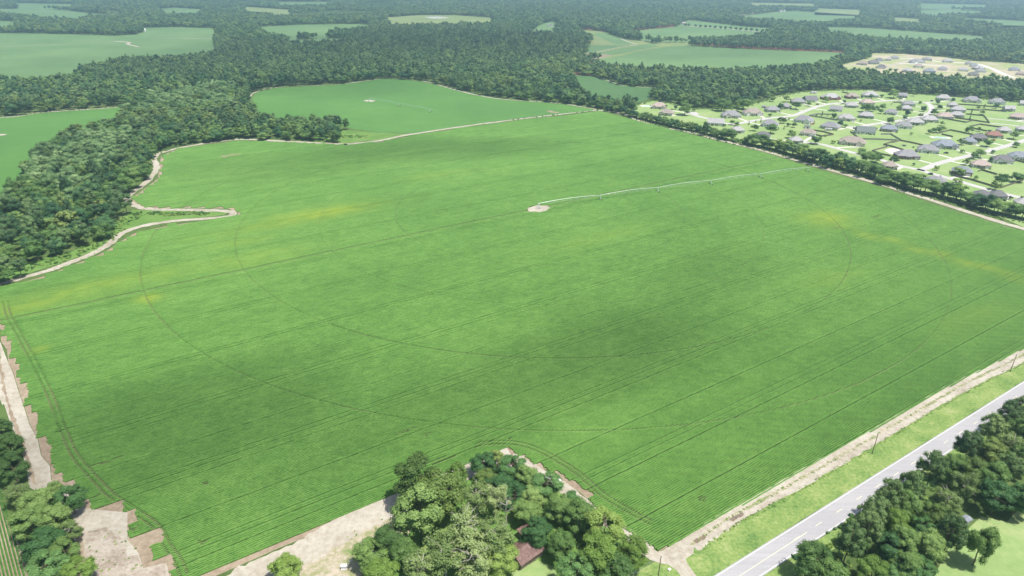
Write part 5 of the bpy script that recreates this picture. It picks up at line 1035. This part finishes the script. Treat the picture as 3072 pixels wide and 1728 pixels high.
# ------------------------------------------------------------------ irrigation pivots
plain('galvanised', (0.62, 0.64, 0.65), 0.45, 0.08, 2.0, 0.3); plain('rubber', (0.03, 0.03, 0.03), 0.9, 0.1); plain('panel_grey', (0.45, 0.46, 0.46), 0.5, 0.08)
def pivot(C0, pts, span, n, label, over):
    c = Vector(C0); e = Vector(pts); d = (e - c).normalized(); t = empty('irrigation_pivot', (c.x, c.y, 0.03), math.atan2(d.y, d.x)); tag(t, label, 'irrigation')
    m_ = MB()
    for sx in (-1, 1):
        for sy in (-1, 1): m_.tube((sx * 1.6, sy * 1.6, 0), (sx * .25, sy * .25, 4.2), .09)
    for sx, sy, ex, ey in ((-1, -1, 1, -1), (1, -1, 1, 1), (1, 1, -1, 1), (-1, 1, -1, -1)): m_.tube((sx * 1.1, sy * 1.1, 1.5), (ex * 1.1, ey * 1.1, 1.5), .05)
    m_.tube((0, 0, 0), (0, 0, 4.8), .14); m_.build('pivot_tower', 'galvanised', t)
    m_ = MB(); m_.box(-.5, .5, -2.2, -1.7, .4, 1.8); m_.build('control_panel', 'panel_grey', t)
    def zp(u): return 4.2 + 1.1 * math.sin(math.pi * u)
    for k in range(n):
        x0 = k * span; m_ = MB(); N_ = 8
        for i in range(N_): m_.tube((x0 + span * i / N_, 0, zp(i / N_)), (x0 + span * (i + 1) / N_, 0, zp((i + 1) / N_)), .13, n=6, cap=False)
        sp_ = m_.build('span_pipe', 'galvanised', t)
        m_ = MB()
        for i in range(1, N_ * 1):
            u = i / N_; x = x0 + span * u; z = zp(u); lo = z - 1.5 * math.sin(math.pi * u) - .25
            for s in (-1, 1): m_.tube((x, 0, z), (x, s * .9, lo), .035, n=4)
            m_.tube((x, -.9, lo), (x, .9, lo), .03, n=4)
            if i > 1:
                up = (i - 1) / N_; zq = zp(up) - 1.5 * math.sin(math.pi * up) - .25
                for s in (-1, 1): m_.tube((x0 + span * up, s * .9, zq), (x, s * .9, lo), .03, n=4)
        m_.build('truss', 'galvanised', sp_)
        for i in range(1, 10):
            m_ = MB(); x = x0 + span * i / 10; z = zp(i / 10); m_.tube((x, .12, z), (x, .12, 1.7), .03, n=4); m_.build('drop_hose', 'panel_grey', t)
        X = (k + 1) * span; m_ = MB()
        for s in (-1, 1): m_.tube((X, s * 2.0, .75), (X, s * .12, 4.2), .09); m_.tube((X - .5, s * 2.0, .75), (X, s * .1, 3.9), .05)
        m_.tube((X, -2.1, .75), (X, 2.1, .75), .1); m_.tube((X, -1.2, 2.3), (X, 1.2, 2.3), .05)
        tw = m_.build('drive_tower', 'galvanised', t)
        for s in (-1, 1): m_ = MB(); m_.tube((X - .16, s * 2.0, .62), (X + .16, s * 2.0, .62), .62, n=14); m_.build('wheel', 'rubber', tw)
    X = n * span; m_ = MB(); m_.tube((X, 0, 4.2), (X + over, 0, 4.6), .08); m_.tube((X + over, 0, 4.6), (X + over + 1, .3, 5.4), .05); m_.tube((X, 0, 5.6), (X + over * .7, 0, 4.5), .02, n=4); m_.build('end_boom', 'galvanised', t)
pivot(gp(zP((290, 365))[0]), gp(zP((2320, 88))[0]), 58.1, 5, 'long galvanised irrigation pivot with five wheeled towers in the big field', 17)
c2 = Vector(gp(z10((217, 762))[0])); e2 = Vector(gp(z10((672, 848))[0]))
pivot(tuple(c2), tuple(e2), (e2 - c2).length / 2, 2, 'short galvanised irrigation pivot with two wheeled towers in the second field', 14)
ribbon('bare_patch', [tuple(c2 + Vector((-9, 2))), tuple(c2 + Vector((7, -2)))], 11, 0.2, 'sand', 'sandy pad under the short irrigation pivot', 1.5)
c1 = Vector(gp(zP((290, 372))[0]))
def rot_pad(c, a, b): return [tuple(c + RD * x * a + RN * y * b) for x, y in ((-1.15, -.7), (-.2, -1.05), (.75, -.85), (.95, -.2), (1.1, .1), (.8, .85), (.3, 1.0), (-.5, .8))]
sheet('bare_patch', rot_pad(c1, 12, 9), 0.05, 'sand', 'sandy pad under the long irrigation pivot', cat='bare ground')

# ------------------------------------------------------------------ utility poles and wires along the road
plain('pole_wood', (0.15, 0.11, 0.085), 0.9, 0.25, 1.0); plain('wire_metal', (0.35, 0.35, 0.36), 0.5, 0.05); plain('insulator', (0.55, 0.55, 0.56), 0.4, 0.05)
def pole(x, y, label):
    t = empty('utility_pole', (x, y, 0), math.atan2(RDIR.y, RDIR.x)); tag(t, label, 'utility pole', 'poles along the paved road')
    m_ = MB(); m_.tube((0, 0, -.5), (0, 0, 10), .17, .11, 8); m_.build('shaft', 'pole_wood', t)
    m_ = MB(); m_.tube((0, 0, 10), (0, 0, 10.25), .06, .09); m_.build('insulator', 'insulator', t)
    m_ = MB(); m_.tube((0, -.18, 9.2), (0, -.42, 9.2), .05); m_.build('bracket', 'insulator', t)
p2_ = Vector(gp(Z(2560, 1270, 160, 2108)((740, 1200))[0])); p3_ = Vector(gp(dd((2541, 935))[0])); p1_ = Vector(gp((1983.5, 1668), 10.0)); p4_ = p3_ * 2 - p2_
pole(*p1_, 'wooden utility pole standing in the sandy junction at the bottom edge'); pole(*p2_, 'wooden utility pole on the verge halfway along the paved road'); pole(*p3_, 'wooden utility pole on the verge near the right edge')
p0_ = Vector(gp((1900, 1790)))
def wire(a, b, z, label):
    m_ = MB(); n = 10
    for i in range(n):
        u, v = i / n, (i + 1) / n; q, r_ = a.lerp(b, u), a.lerp(b, v)
        m_.tube((q.x, q.y, z - 4 * 1.1 * u * (1 - u)), (r_.x, r_.y, z - 4 * 1.1 * v * (1 - v)), .018, n=4, cap=False)
    tag(m_.build('power_cable', 'wire_metal'), label, 'cable', 'cables between the roadside poles')
for a, b, nm in ((p1_ - (p2_ - p1_) * .5, p1_, 'below the junction pole'), (p1_, p2_, 'between the junction pole and the middle pole'), (p2_, p3_, 'between the middle pole and the right-edge pole'), (p3_, p4_, 'beyond the right-edge pole')):
    wire(a, b, 10.2, 'thin upper power cable ' + nm); wire(a, b, 9.2, 'thin lower power cable ' + nm)

# ------------------------------------------------------------------ vehicles
plain('paint_white', (0.72, 0.72, 0.72), 0.25, 0.03); plain('paint_red', (0.45, 0.03, 0.02), 0.25, 0.05); plain('paint_black', (0.02, 0.02, 0.025), 0.25, 0.05); plain('lamp_red', (0.3, 0.01, 0.01), 0.3, 0.05); plain('lamp_clear', (0.7, 0.7, 0.68), 0.2, 0.05)
def vehicle(x, y, rz, paint, kind, label):
    t = empty(kind, (x, y, 0.1), rz); tag(t, label, 'truck' if kind == 'pickup_truck' else 'car')
    truck = kind == 'pickup_truck'; L_ = 5.6 if truck else 4.6; w = .95
    prof = [(-L_ / 2, .45), (L_ / 2, .45), (L_ / 2, .85), (L_ / 2 - .25, 1.02), (L_ * .2, 1.08), (-L_ / 2, 1.08)]
    def extrude(m_, pr, w0, w1=None):
        n = len(pr); w1 = w1 or [w0] * n; v = [(p[0], -a, p[1]) for p, a in zip(pr, w1)] + [(p[0], a, p[1]) for p, a in zip(pr, w1)]
        m_.add(v, [tuple(range(n)), tuple(range(2 * n - 1, n - 1, -1))] + [(i + n, (i + 1) % n + n, (i + 1) % n, i) for i in range(n)])
    m_ = MB(); extrude(m_, prof, w); bd = m_.build('body', paint, t)
    cx0, cx1 = (-.55, 1.35) if truck else (-1.75, 1.2)
    m_ = MB(); extrude(m_, [(cx0, 1.07), (cx1, 1.07), (cx1 - .75, 1.72), (cx0 + .2, 1.75)], .85, [.88, .88, .72, .72]); m_.build('cabin_glass', 'window_glass', t)
    m_ = MB(); extrude(m_, [(cx0 + .18, 1.74), (cx1 - .74, 1.72), (cx1 - .85, 1.80), (cx0 + .3, 1.82)], .74); m_.build('cabin_roof', paint, t)
    if truck: m_ = MB(); m_.box(-L_ / 2 + .15, -.7, -.75, .75, 1.085, 1.10); m_.build('bed_floor', 'rubber', t)
    for sx in (-1, 1):
        for sy in (-1, 1):
            m_ = MB(); m_.tube((sx * L_ * .31, sy * .72, .37), (sx * L_ * .31, sy * .97, .37), .37, n=14); wh = m_.build('wheel', 'rubber', t)
            m_ = MB(); m_.tube((sx * L_ * .31, sy * .96, .37), (sx * L_ * .31, sy * .985, .37), .2, n=10); m_.build('rim', 'galvanised', wh)
    for sy in (-1, 1):
        m_ = MB(); m_.box(L_ / 2 - .02, L_ / 2 + .03, sy * .7 - .18, sy * .7 + .18, .72, .88); m_.build('headlight', 'lamp_clear', t)
        m_ = MB(); m_.box(-L_ / 2 - .03, -L_ / 2 + .02, sy * .78 - .12, sy * .78 + .12, .75, 1.0); m_.build('tail_light', 'lamp_red', t)
v6 = Z(1600, 1380, 160, 1932); a_, b_ = Vector(gp(v6((560, 600))[0], 1)), Vector(gp(v6((920, 760))[0], .8)); c_ = (a_ + b_) / 2
vehicle(c_.x, c_.y, math.atan2((b_ - a_).y, (b_ - a_).x), 'paint_white', 'pickup_truck', 'white pickup truck parked on the sandy track beside the farmyard trees')
q = gp(zB((1018, 728))[0]); vehicle(q[0], q[1], .3, 'paint_red', 'pickup_truck', 'red pickup truck on a driveway beside a white-walled house')
q = gp(zE((765, 670))[0]); vehicle(q[0], q[1], 2.9, 'paint_black', 'parked_car', 'black car parked by the street corner near the hedgerow')
q = gp(zE((1065, 262))[0]); vehicle(q[0], q[1], 2.8, 'paint_black', 'parked_car', 'black car parked beside the grey-roofed white house')
q = gp(zE((595, 790))[0]); vehicle(q[0], q[1], 1.2, 'paint_black', 'parked_car', 'dark car half hidden behind the hedgerow by a grey-roofed house')
q = gp(zC((1975, 1045))[0]); vehicle(q[0], q[1], 2.7, 'paint_red', 'parked_car', 'dark red car on the drive below the reddish roof')
q = gp(zC((795, 285))[0]); vehicle(q[0], q[1], .1, 'paint_black', 'parked_car', 'dark car on the drive at the bend of the long street')
q = gp(zB((1110, 350))[0]); vehicle(q[0], q[1], .4, 'paint_black', 'parked_car', 'dark car on a drive by the long street')
q = gp(zB((1315, 850))[0]); t = empty('camper_trailer', (q[0], q[1], .05), -.25); tag(t, 'white camper trailer beside the large grey hip roof', 'trailer')
m_ = MB(); m_.box(-4.2, 4.2, -1.2, 1.2, .7, 3.0); m_.build('body', 'paint_white', t); m_ = MB(); m_.box(-4.22, 4.22, -1.22, 1.22, 1.5, 1.7); m_.build('stripe', 'paint_red', t)
for x in (-2, 0, 2.4): m_ = MB(); m_.box(x - .5, x + .5, -1.25, -1.18, 1.8, 2.5); m_.build('window', 'window_glass', t)
for x in (-.6, .6):
    for y in (-1, 1): m_ = MB(); m_.tube((x, y - .1, .35), (x, y + .1, .35), .35, n=12); m_.build('wheel', 'rubber', t)
m_ = MB(); m_.box(4.2, 5.4, -.06, .06, .5, .62); m_.build('hitch', 'galvanised', t)

# ------------------------------------------------------------------ barn, pump, sheds, pool and other small things
m, N, L, b = nodes_of('rusty_tin'); p_ = N.new('ShaderNodeTexCoord').outputs['Object']; n_ = noise(N, L, 1.2, 5, p_, .65)
L.new(ramp(N, L, n_, [(0.3, (0.11, 0.055, 0.045)), (0.5, (0.17, 0.095, 0.08)), (0.7, (0.24, 0.16, 0.14))]), b.inputs['Base Color']); b.inputs['Roughness'].default_value = .6
w_ = N.new('ShaderNodeTexWave'); w_.bands_direction = 'X'; w_.inputs['Scale'].default_value = 2.2; L.new(p_, w_.inputs[0]); bump(N, L, w_.outputs[0], b, .6, .05)
plain('old_board', (0.20, 0.165, 0.13), .9, .3, 1.5)
zb = Z(1500, 1540, 200, 1541); r0, r1 = Vector(gp(zb((360, 880))[0], 5.0)), Vector(gp(zb((650, 680))[0], 5.0)); d = (r1 - r0).normalized(); c = r0 + d * 4.2
t = empty('barn', (c.x, c.y, 0), math.atan2(d.y, d.x)); tag(t, 'old barn with a rusty red tin roof among the farmyard trees', 'barn')
m_ = MB(); m_.box(-5, 5, -3.6, 3.6, 0, 3); m_.add([(-5, -3.6, 3), (-5, 3.6, 3), (-5, 0, 4.9), (5, -3.6, 3), (5, 3.6, 3), (5, 0, 4.9)], [(1, 0, 2), (3, 4, 5)]); m_.build('wall', 'old_board', t)
for s in (-1, 1):
    for i in range(6):
        m_ = MB(); x0, x1 = -5.4 + i * 1.8, -5.4 + i * 1.8 + 1.78; zo = .012 * (i % 2); dz = .02 * math.sin(i * 3 + s)
        m_.add([(x0, 0, 5.05 + zo), (x1, 0, 5.05 + zo), (x1, s * 4.3, 2.75 + zo + dz), (x0, s * 4.3, 2.75 + zo + dz), (x0, 0, 5.01 + zo), (x1, 0, 5.01 + zo), (x1, s * 4.3, 2.71 + zo + dz), (x0, s * 4.3, 2.71 + zo + dz)],
               [(0, 1, 2, 3), (7, 6, 5, 4), (0, 4, 5, 1), (1, 5, 6, 2), (2, 6, 7, 3), (3, 7, 4, 0)]); m_.build('roof_sheet', 'rusty_tin', t)
m_ = MB(); m_.box(-5.45, 5.45, -.14, .14, 5.03, 5.12); m_.build('ridge_cap', 'rusty_tin', t)
m_ = MB(); m_.box(-1.4, 1.4, -3.68, -3.61, 0, 2.4); m_.build('door', 'pole_wood', t)
# lean-to behind
q = gp(zb((620, 350))[0], 3.5); t = empty('lean_to_shed', (q[0], q[1], 0), math.atan2(d.y, d.x)); tag(t, 'small lean-to with a rusty tin roof behind the old barn', 'shed')
m_ = MB(); m_.box(-2.6, 2.6, -1.8, 1.8, 0, 2.4); m_.build('wall', 'old_board', t); m_ = MB(); m_.add([(-2.9, -2.1, 2.6), (2.9, -2.1, 2.6), (2.9, 2.1, 3.4), (-2.9, 2.1, 3.4), (-2.9, -2.1, 2.54), (2.9, -2.1, 2.54), (2.9, 2.1, 3.34), (-2.9, 2.1, 3.34)], [(0, 1, 2, 3), (7, 6, 5, 4), (0, 4, 5, 1), (1, 5, 6, 2), (2, 6, 7, 3), (3, 7, 4, 0)]); m_.build('roof', 'rusty_tin', t)
a_, b_ = Vector(gp(zb((435, 1190))[0], .2)), Vector(gp(zb((570, 1095))[0], .2)); m_ = MB(); m_.box(0, (b_ - a_).length, -.12, .12, .06, .16); m_.box(.2, .5, -.1, .1, 0, .06); m_.box((b_ - a_).length - .5, (b_ - a_).length - .2, -.1, .1, 0, .06)
o = m_.build('plank', 'bark_pale'); o.location = (a_.x, a_.y, 0.09); o.rotation_euler = (0, 0, math.atan2((b_ - a_).y, (b_ - a_).x)); tag(o, 'pale plank lying on the grass beside the old barn', 'plank')
zp_ = Z(1000, 1600, 200, 2264); q = Vector(gp(zp_((370, 1200))[0])); t = empty('irrigation_pump', (q.x, q.y, 0.07), 0); tag(t, 'white metal irrigation pump with raised grey discharge pipe in the sandy yard', 'pump')
m_ = MB(); m_.box(-1.0, .9, -.7, .7, 0, .25); m_.build('slab', 'concrete', t); m_ = MB(); m_.box(-.9, .8, -.55, .55, .25, 1.35); m_.box(-1.0, .9, -.62, .62, 1.35, 1.45); m_.build('housing', 'paint_white', t)
m_ = MB(); m_.tube((.8, .1, .8), (1.3, .2, 1.2), .2); m_.tube((1.3, .2, 1.2), (2.2, .6, 3.0), .18); m_.tube((2.2, .6, 3.0), (2.6, .8, 3.0), .2); m_.build('discharge_pipe', 'galvanised', t)
for x, h in ((1.75, 3.0), (2.6, 1.3)): m_ = MB(); m_.tube((x, -.8, 0), (x, -.8, h), .09); m_.build('post', 'pole_wood', t)
m_ = MB(); m_.box(2.35, 2.85, -1.0, -.85, .8, 1.4); m_.build('switch_box', 'panel_grey', t)
q = gp(jz((655, 1250))[0]); m_ = MB(); m_.box(-.45, .45, -.35, .35, 0, .35); m_.box(-.5, .5, -.4, .4, .35, .42); o = m_.build('utility_box', 'paint_white'); o.location = (q[0], q[1], .08); o.rotation_euler = (0, 0, .7); tag(o, 'small white box on the weedy ground beside the sandy junction', 'box')
def shed(zz, x0, y0, x1, y1, roof, wall, label, dep=4, h=2.3, rise=1.2, name='shed', cat='shed'):
    a, b = Vector(gp(zz((x0, y0))[0])), Vector(gp(zz((x1, y1))[0])); d_ = b - a; Ln = d_.length; t = empty(name, (a.x, a.y, .06), math.atan2(d_.y, d_.x)); tag(t, label, cat)
    m_ = MB(); m_.box(0, Ln, 0, dep, 0, h); m_.add([(0.02, .05, h), (0.02, dep - .05, h), (0.02, dep / 2, h + rise - .1), (Ln - .02, .05, h), (Ln - .02, dep - .05, h), (Ln - .02, dep / 2, h + rise - .1)], [(1, 0, 2), (3, 4, 5)]); m_.build('wall', wall, t)
    m_ = MB(); hip(m_, 0, Ln, 0, dep, h + .15, rise, .3, inset=.01); m_.build('roof', roof, t)
    m_ = MB(); m_.box(Ln * .4, Ln * .4 + min(1.6, Ln * .3), -.05, 0.01, 0, 2); m_.build('door', 'door_paint', t)
shed(zA, 2485, 412, 2565, 416, 'roof_grey', 'wall_grey', 'small grey garden shed near the woods')
shed(zB, 860, 806, 970, 812, 'roof_dark', 'wall_white', 'small garden shed behind the white gabled house', 5)
shed(zB, 990, 138, 1095, 140, 'roof_light', 'wall_white', 'small pale shed on the lawn by the woods', 5)
shed(b2, 2095, 1030, 2140, 1062, 'roof_blue', 'wall_grey', 'small blue-grey roofed shed in the roadside wood', 2.4, 1.3, .5)
shed(zG, 225, 250, 290, 250, 'roof_light', 'wall_white', 'small white barn at the edge of the planted pines', 18, 4, 4, 'barn', 'barn')
for zz, x0, y0, x1, y1, dp, lb in ((zK, 1885, 72, 1955, 74, 30, 'white farm building in the hazy forest at top centre'), (zK, 1980, 122, 2020, 122, 14, 'small white building by the marsh'), (zK, 1195, 36, 1255, 38, 40, 'long white building at the top edge of the forest'), (zK, 745, 54, 790, 56, 20, 'small pale building in the hazy forest'),
    (z20, 735, 88, 775, 86, 18, 'left pale shed behind the hazy field'), (z20, 825, 82, 890, 78, 18, 'right pale shed behind the hazy field'), (z20, 1335, 76, 1390, 78, 30, 'white farm buildings in the hazy pines at upper right'), (zJ, 1390, 305, 1402, 305, 8, 'tiny white hut at the tip of the tree belt'), (zG, 2215, 218, 2300, 220, 20, 'pale building left of the row of round trees')):
    shed(zz, x0, y0, x1, y1, 'roof_pink' if 'pale' in lb else 'wall_white', 'wall_white', lb, dp, 5, 3, 'farm_building', 'building')
rfb = random.Random(6)
for i in range(16):
    x, y = 1430 + i * 36 + rfb.uniform(-8, 8), 8 + i * 2.6 + rfb.uniform(-6, 6)
    shed(zJ, x, y, x + rfb.uniform(14, 34), y, rfb.choice(['wall_white', 'roof_light', 'roof_pink']), 'wall_white', f'tiny pale town building, {ordinal(i + 1)} from the left at the top left edge', 25, 8, 4, 'town_building', 'building')
m, N, L, b = nodes_of('pool_water'); b.inputs['Base Color'].default_value = (0.25, 0.55, 0.56, 1); b.inputs['Roughness'].default_value = .05
q = gp(zC((960, 985))[0]); t = empty('swimming_pool', (q[0], q[1], .07), -.18); tag(t, 'turquoise swimming pool with a pale paved surround', 'pool')
m_ = MB(); m_.box(-11, 11, -4.5, 4.5, 0, .12); m_.build('surround', 'concrete', t); m_ = MB(); m_.box(-7, 7, -2.3, 2.3, .121, .135); m_.build('water', 'pool_water', t)
q = gp(zA((265, 375))[0]); t = empty('swimming_pool', (q[0], q[1], .07), .1); tag(t, 'pale blue swimming pool left of the large pink-roofed house', 'pool')
m_ = MB(); m_.box(-9, 9, -6, 6, 0, .12); m_.build('surround', 'concrete', t); m_ = MB(); m_.box(-5, 5, -2.3, 2.3, .121, .135); m_.build('water', 'pool_water', t)
q = gp(zC((260, 1145))[0]); t = empty('trampoline', (q[0], q[1], .07)); tag(t, 'round dark trampoline on a fenced lawn', 'trampoline')
m_ = MB()
for i in range(20): a, b_ = 2 * math.pi * i / 20, 2 * math.pi * (i + 1) / 20; m_.add([(0, 0, .9), (2.1 * math.cos(a), 2.1 * math.sin(a), .9), (2.1 * math.cos(b_), 2.1 * math.sin(b_), .9)], [(0, 1, 2)])
m_.build('mat', 'rubber', t); m_ = MB()
for i in range(20): a, b_ = 2 * math.pi * i / 20, 2 * math.pi * (i + 1) / 20; m_.tube((2.2 * math.cos(a), 2.2 * math.sin(a), .92), (2.2 * math.cos(b_), 2.2 * math.sin(b_), .92), .12, n=5, cap=False)
m_.build('rim_pad', 'roof_blue', t)
for i in range(6): a = i * math.pi / 3; m_ = MB(); m_.tube((2.2 * math.cos(a), 2.2 * math.sin(a), 0), (2.2 * math.cos(a), 2.2 * math.sin(a), .9), .05); m_.build('leg', 'galvanised', t)
sheet('patio', gps(zB((2400, 1235), (2480, 1195)) + zC((60, 1190), (260, 1240), (180, 1290), (0, 1300))), 0.11, 'concrete', 'pale concrete patio behind the brick-walled house')

# ------------------------------------------------------------------ thin summer clouds overhead, whose shadows lie on the land
m = bpy.data.materials.new('cloud_vapour'); m.use_nodes = True; N, L = m.node_tree.nodes, m.node_tree.links; N.remove(N['Principled BSDF'])
pv = N.new('ShaderNodeVolumePrincipled'); pv.inputs['Color'].default_value = (1, 1, 1, 1); pv.inputs['Density'].default_value = 0.0058; pv.inputs['Anisotropy'].default_value = .6; L.new(pv.outputs[0], N['Material Output'].inputs['Volume']); MATS['cloud_vapour'] = m
_c = bmesh.new(); bmesh.ops.create_icosphere(_c, subdivisions=3, radius=1); CV = np.array([v.co[:] for v in _c.verts]); CF = [tuple(v.index for v in f.verts) for f in _c.faces]; _c.free()
ALT = 620.0
def cloud(p, rx, ry, th, rz, label, seed):
    g = np.random.default_rng(seed); v = CV.copy(); n = 1 + .2 * np.sin(v[:, 0] * 2.3 + seed) * np.cos(v[:, 1] * 2.6 + seed * 2)
    r2 = np.clip(v[:, 0] ** 2 + v[:, 1] ** 2, 0, 1); v = v * np.c_[n * 1.75, n * 1.75, (1.02 - r2) * (.7 + .3 * n)]; v = v * np.array([rx, ry, th])
    o = link('cloud', mesh('cloud', v.tolist(), CF), None, 'cloud_vapour'); q = Vector((*p, 0)) + SUN_DIR * (ALT / SUN_DIR.z); o.location = q; o.rotation_euler = (0, 0, rz)
    tag(o, label, 'cloud', None, 'stuff')
RA = math.atan2(RD.y, RD.x)
for i, (px, rx, ry, th, a, lb) in enumerate((
    (dd((1560, 850))[0], 64, 36, 25, RA, 'thin cloud shading the middle of the big field'), (dd((1350, 970))[0], 80, 24, 24, RA, 'wisp of cloud below the middle of the big field'), (dd((400, 1050))[0], 58, 30, 46, RA + .2, 'thin cloud shading the lower left of the big field'), (dd((700, 1130))[0], 60, 26, 26, RA, 'faint wisp over the left of the big field'),
    (dd((1080, 372))[0], 100, 40, 34, .25, 'thin cloud shading the far side of the big field'), (dd((1820, 680))[0], 42, 22, 18, RA, 'faint wisp over the right of the big field'), (dd((700, 420))[0], 80, 40, 22, .4, 'faint cloud over the far left of the big field'),
    (dd((900, 215))[0], 160, 90, 30, .1, 'cloud shading the second field'), (dd((800, 130))[0], 420, 300, 40, .3, 'broad cloud over the central forest'), (dd((1250, 110))[0], 400, 260, 36, 0, 'broad cloud over the pine forest'), (dd((1850, 130))[0], 200, 120, 26, .3, 'cloud over the field left of the new estate'))):
    cloud(gp(px), rx, ry, th, a, lb, i * 3 + 1)

# ------------------------------------------------------------------ summer haze in the air
m = bpy.data.materials.new('haze_air'); m.use_nodes = True; N, L = m.node_tree.nodes, m.node_tree.links; N.remove(N['Principled BSDF'])
pv = N.new('ShaderNodeVolumePrincipled'); pv.inputs['Color'].default_value = (0.54, 0.75, 1.0, 1); pv.inputs['Density'].default_value = 0.000155; pv.inputs['Anisotropy'].default_value = 0.4; L.new(pv.outputs[0], N['Material Output'].inputs['Volume']); MATS['haze_air'] = m
m_ = MB(); m_.box(-9000, 9000, -1500, 9000, -1.2, 190); o = m_.build('haze', 'haze_air'); tag(o, 'thin bluish summer haze over the land', 'haze', None, 'stuff')
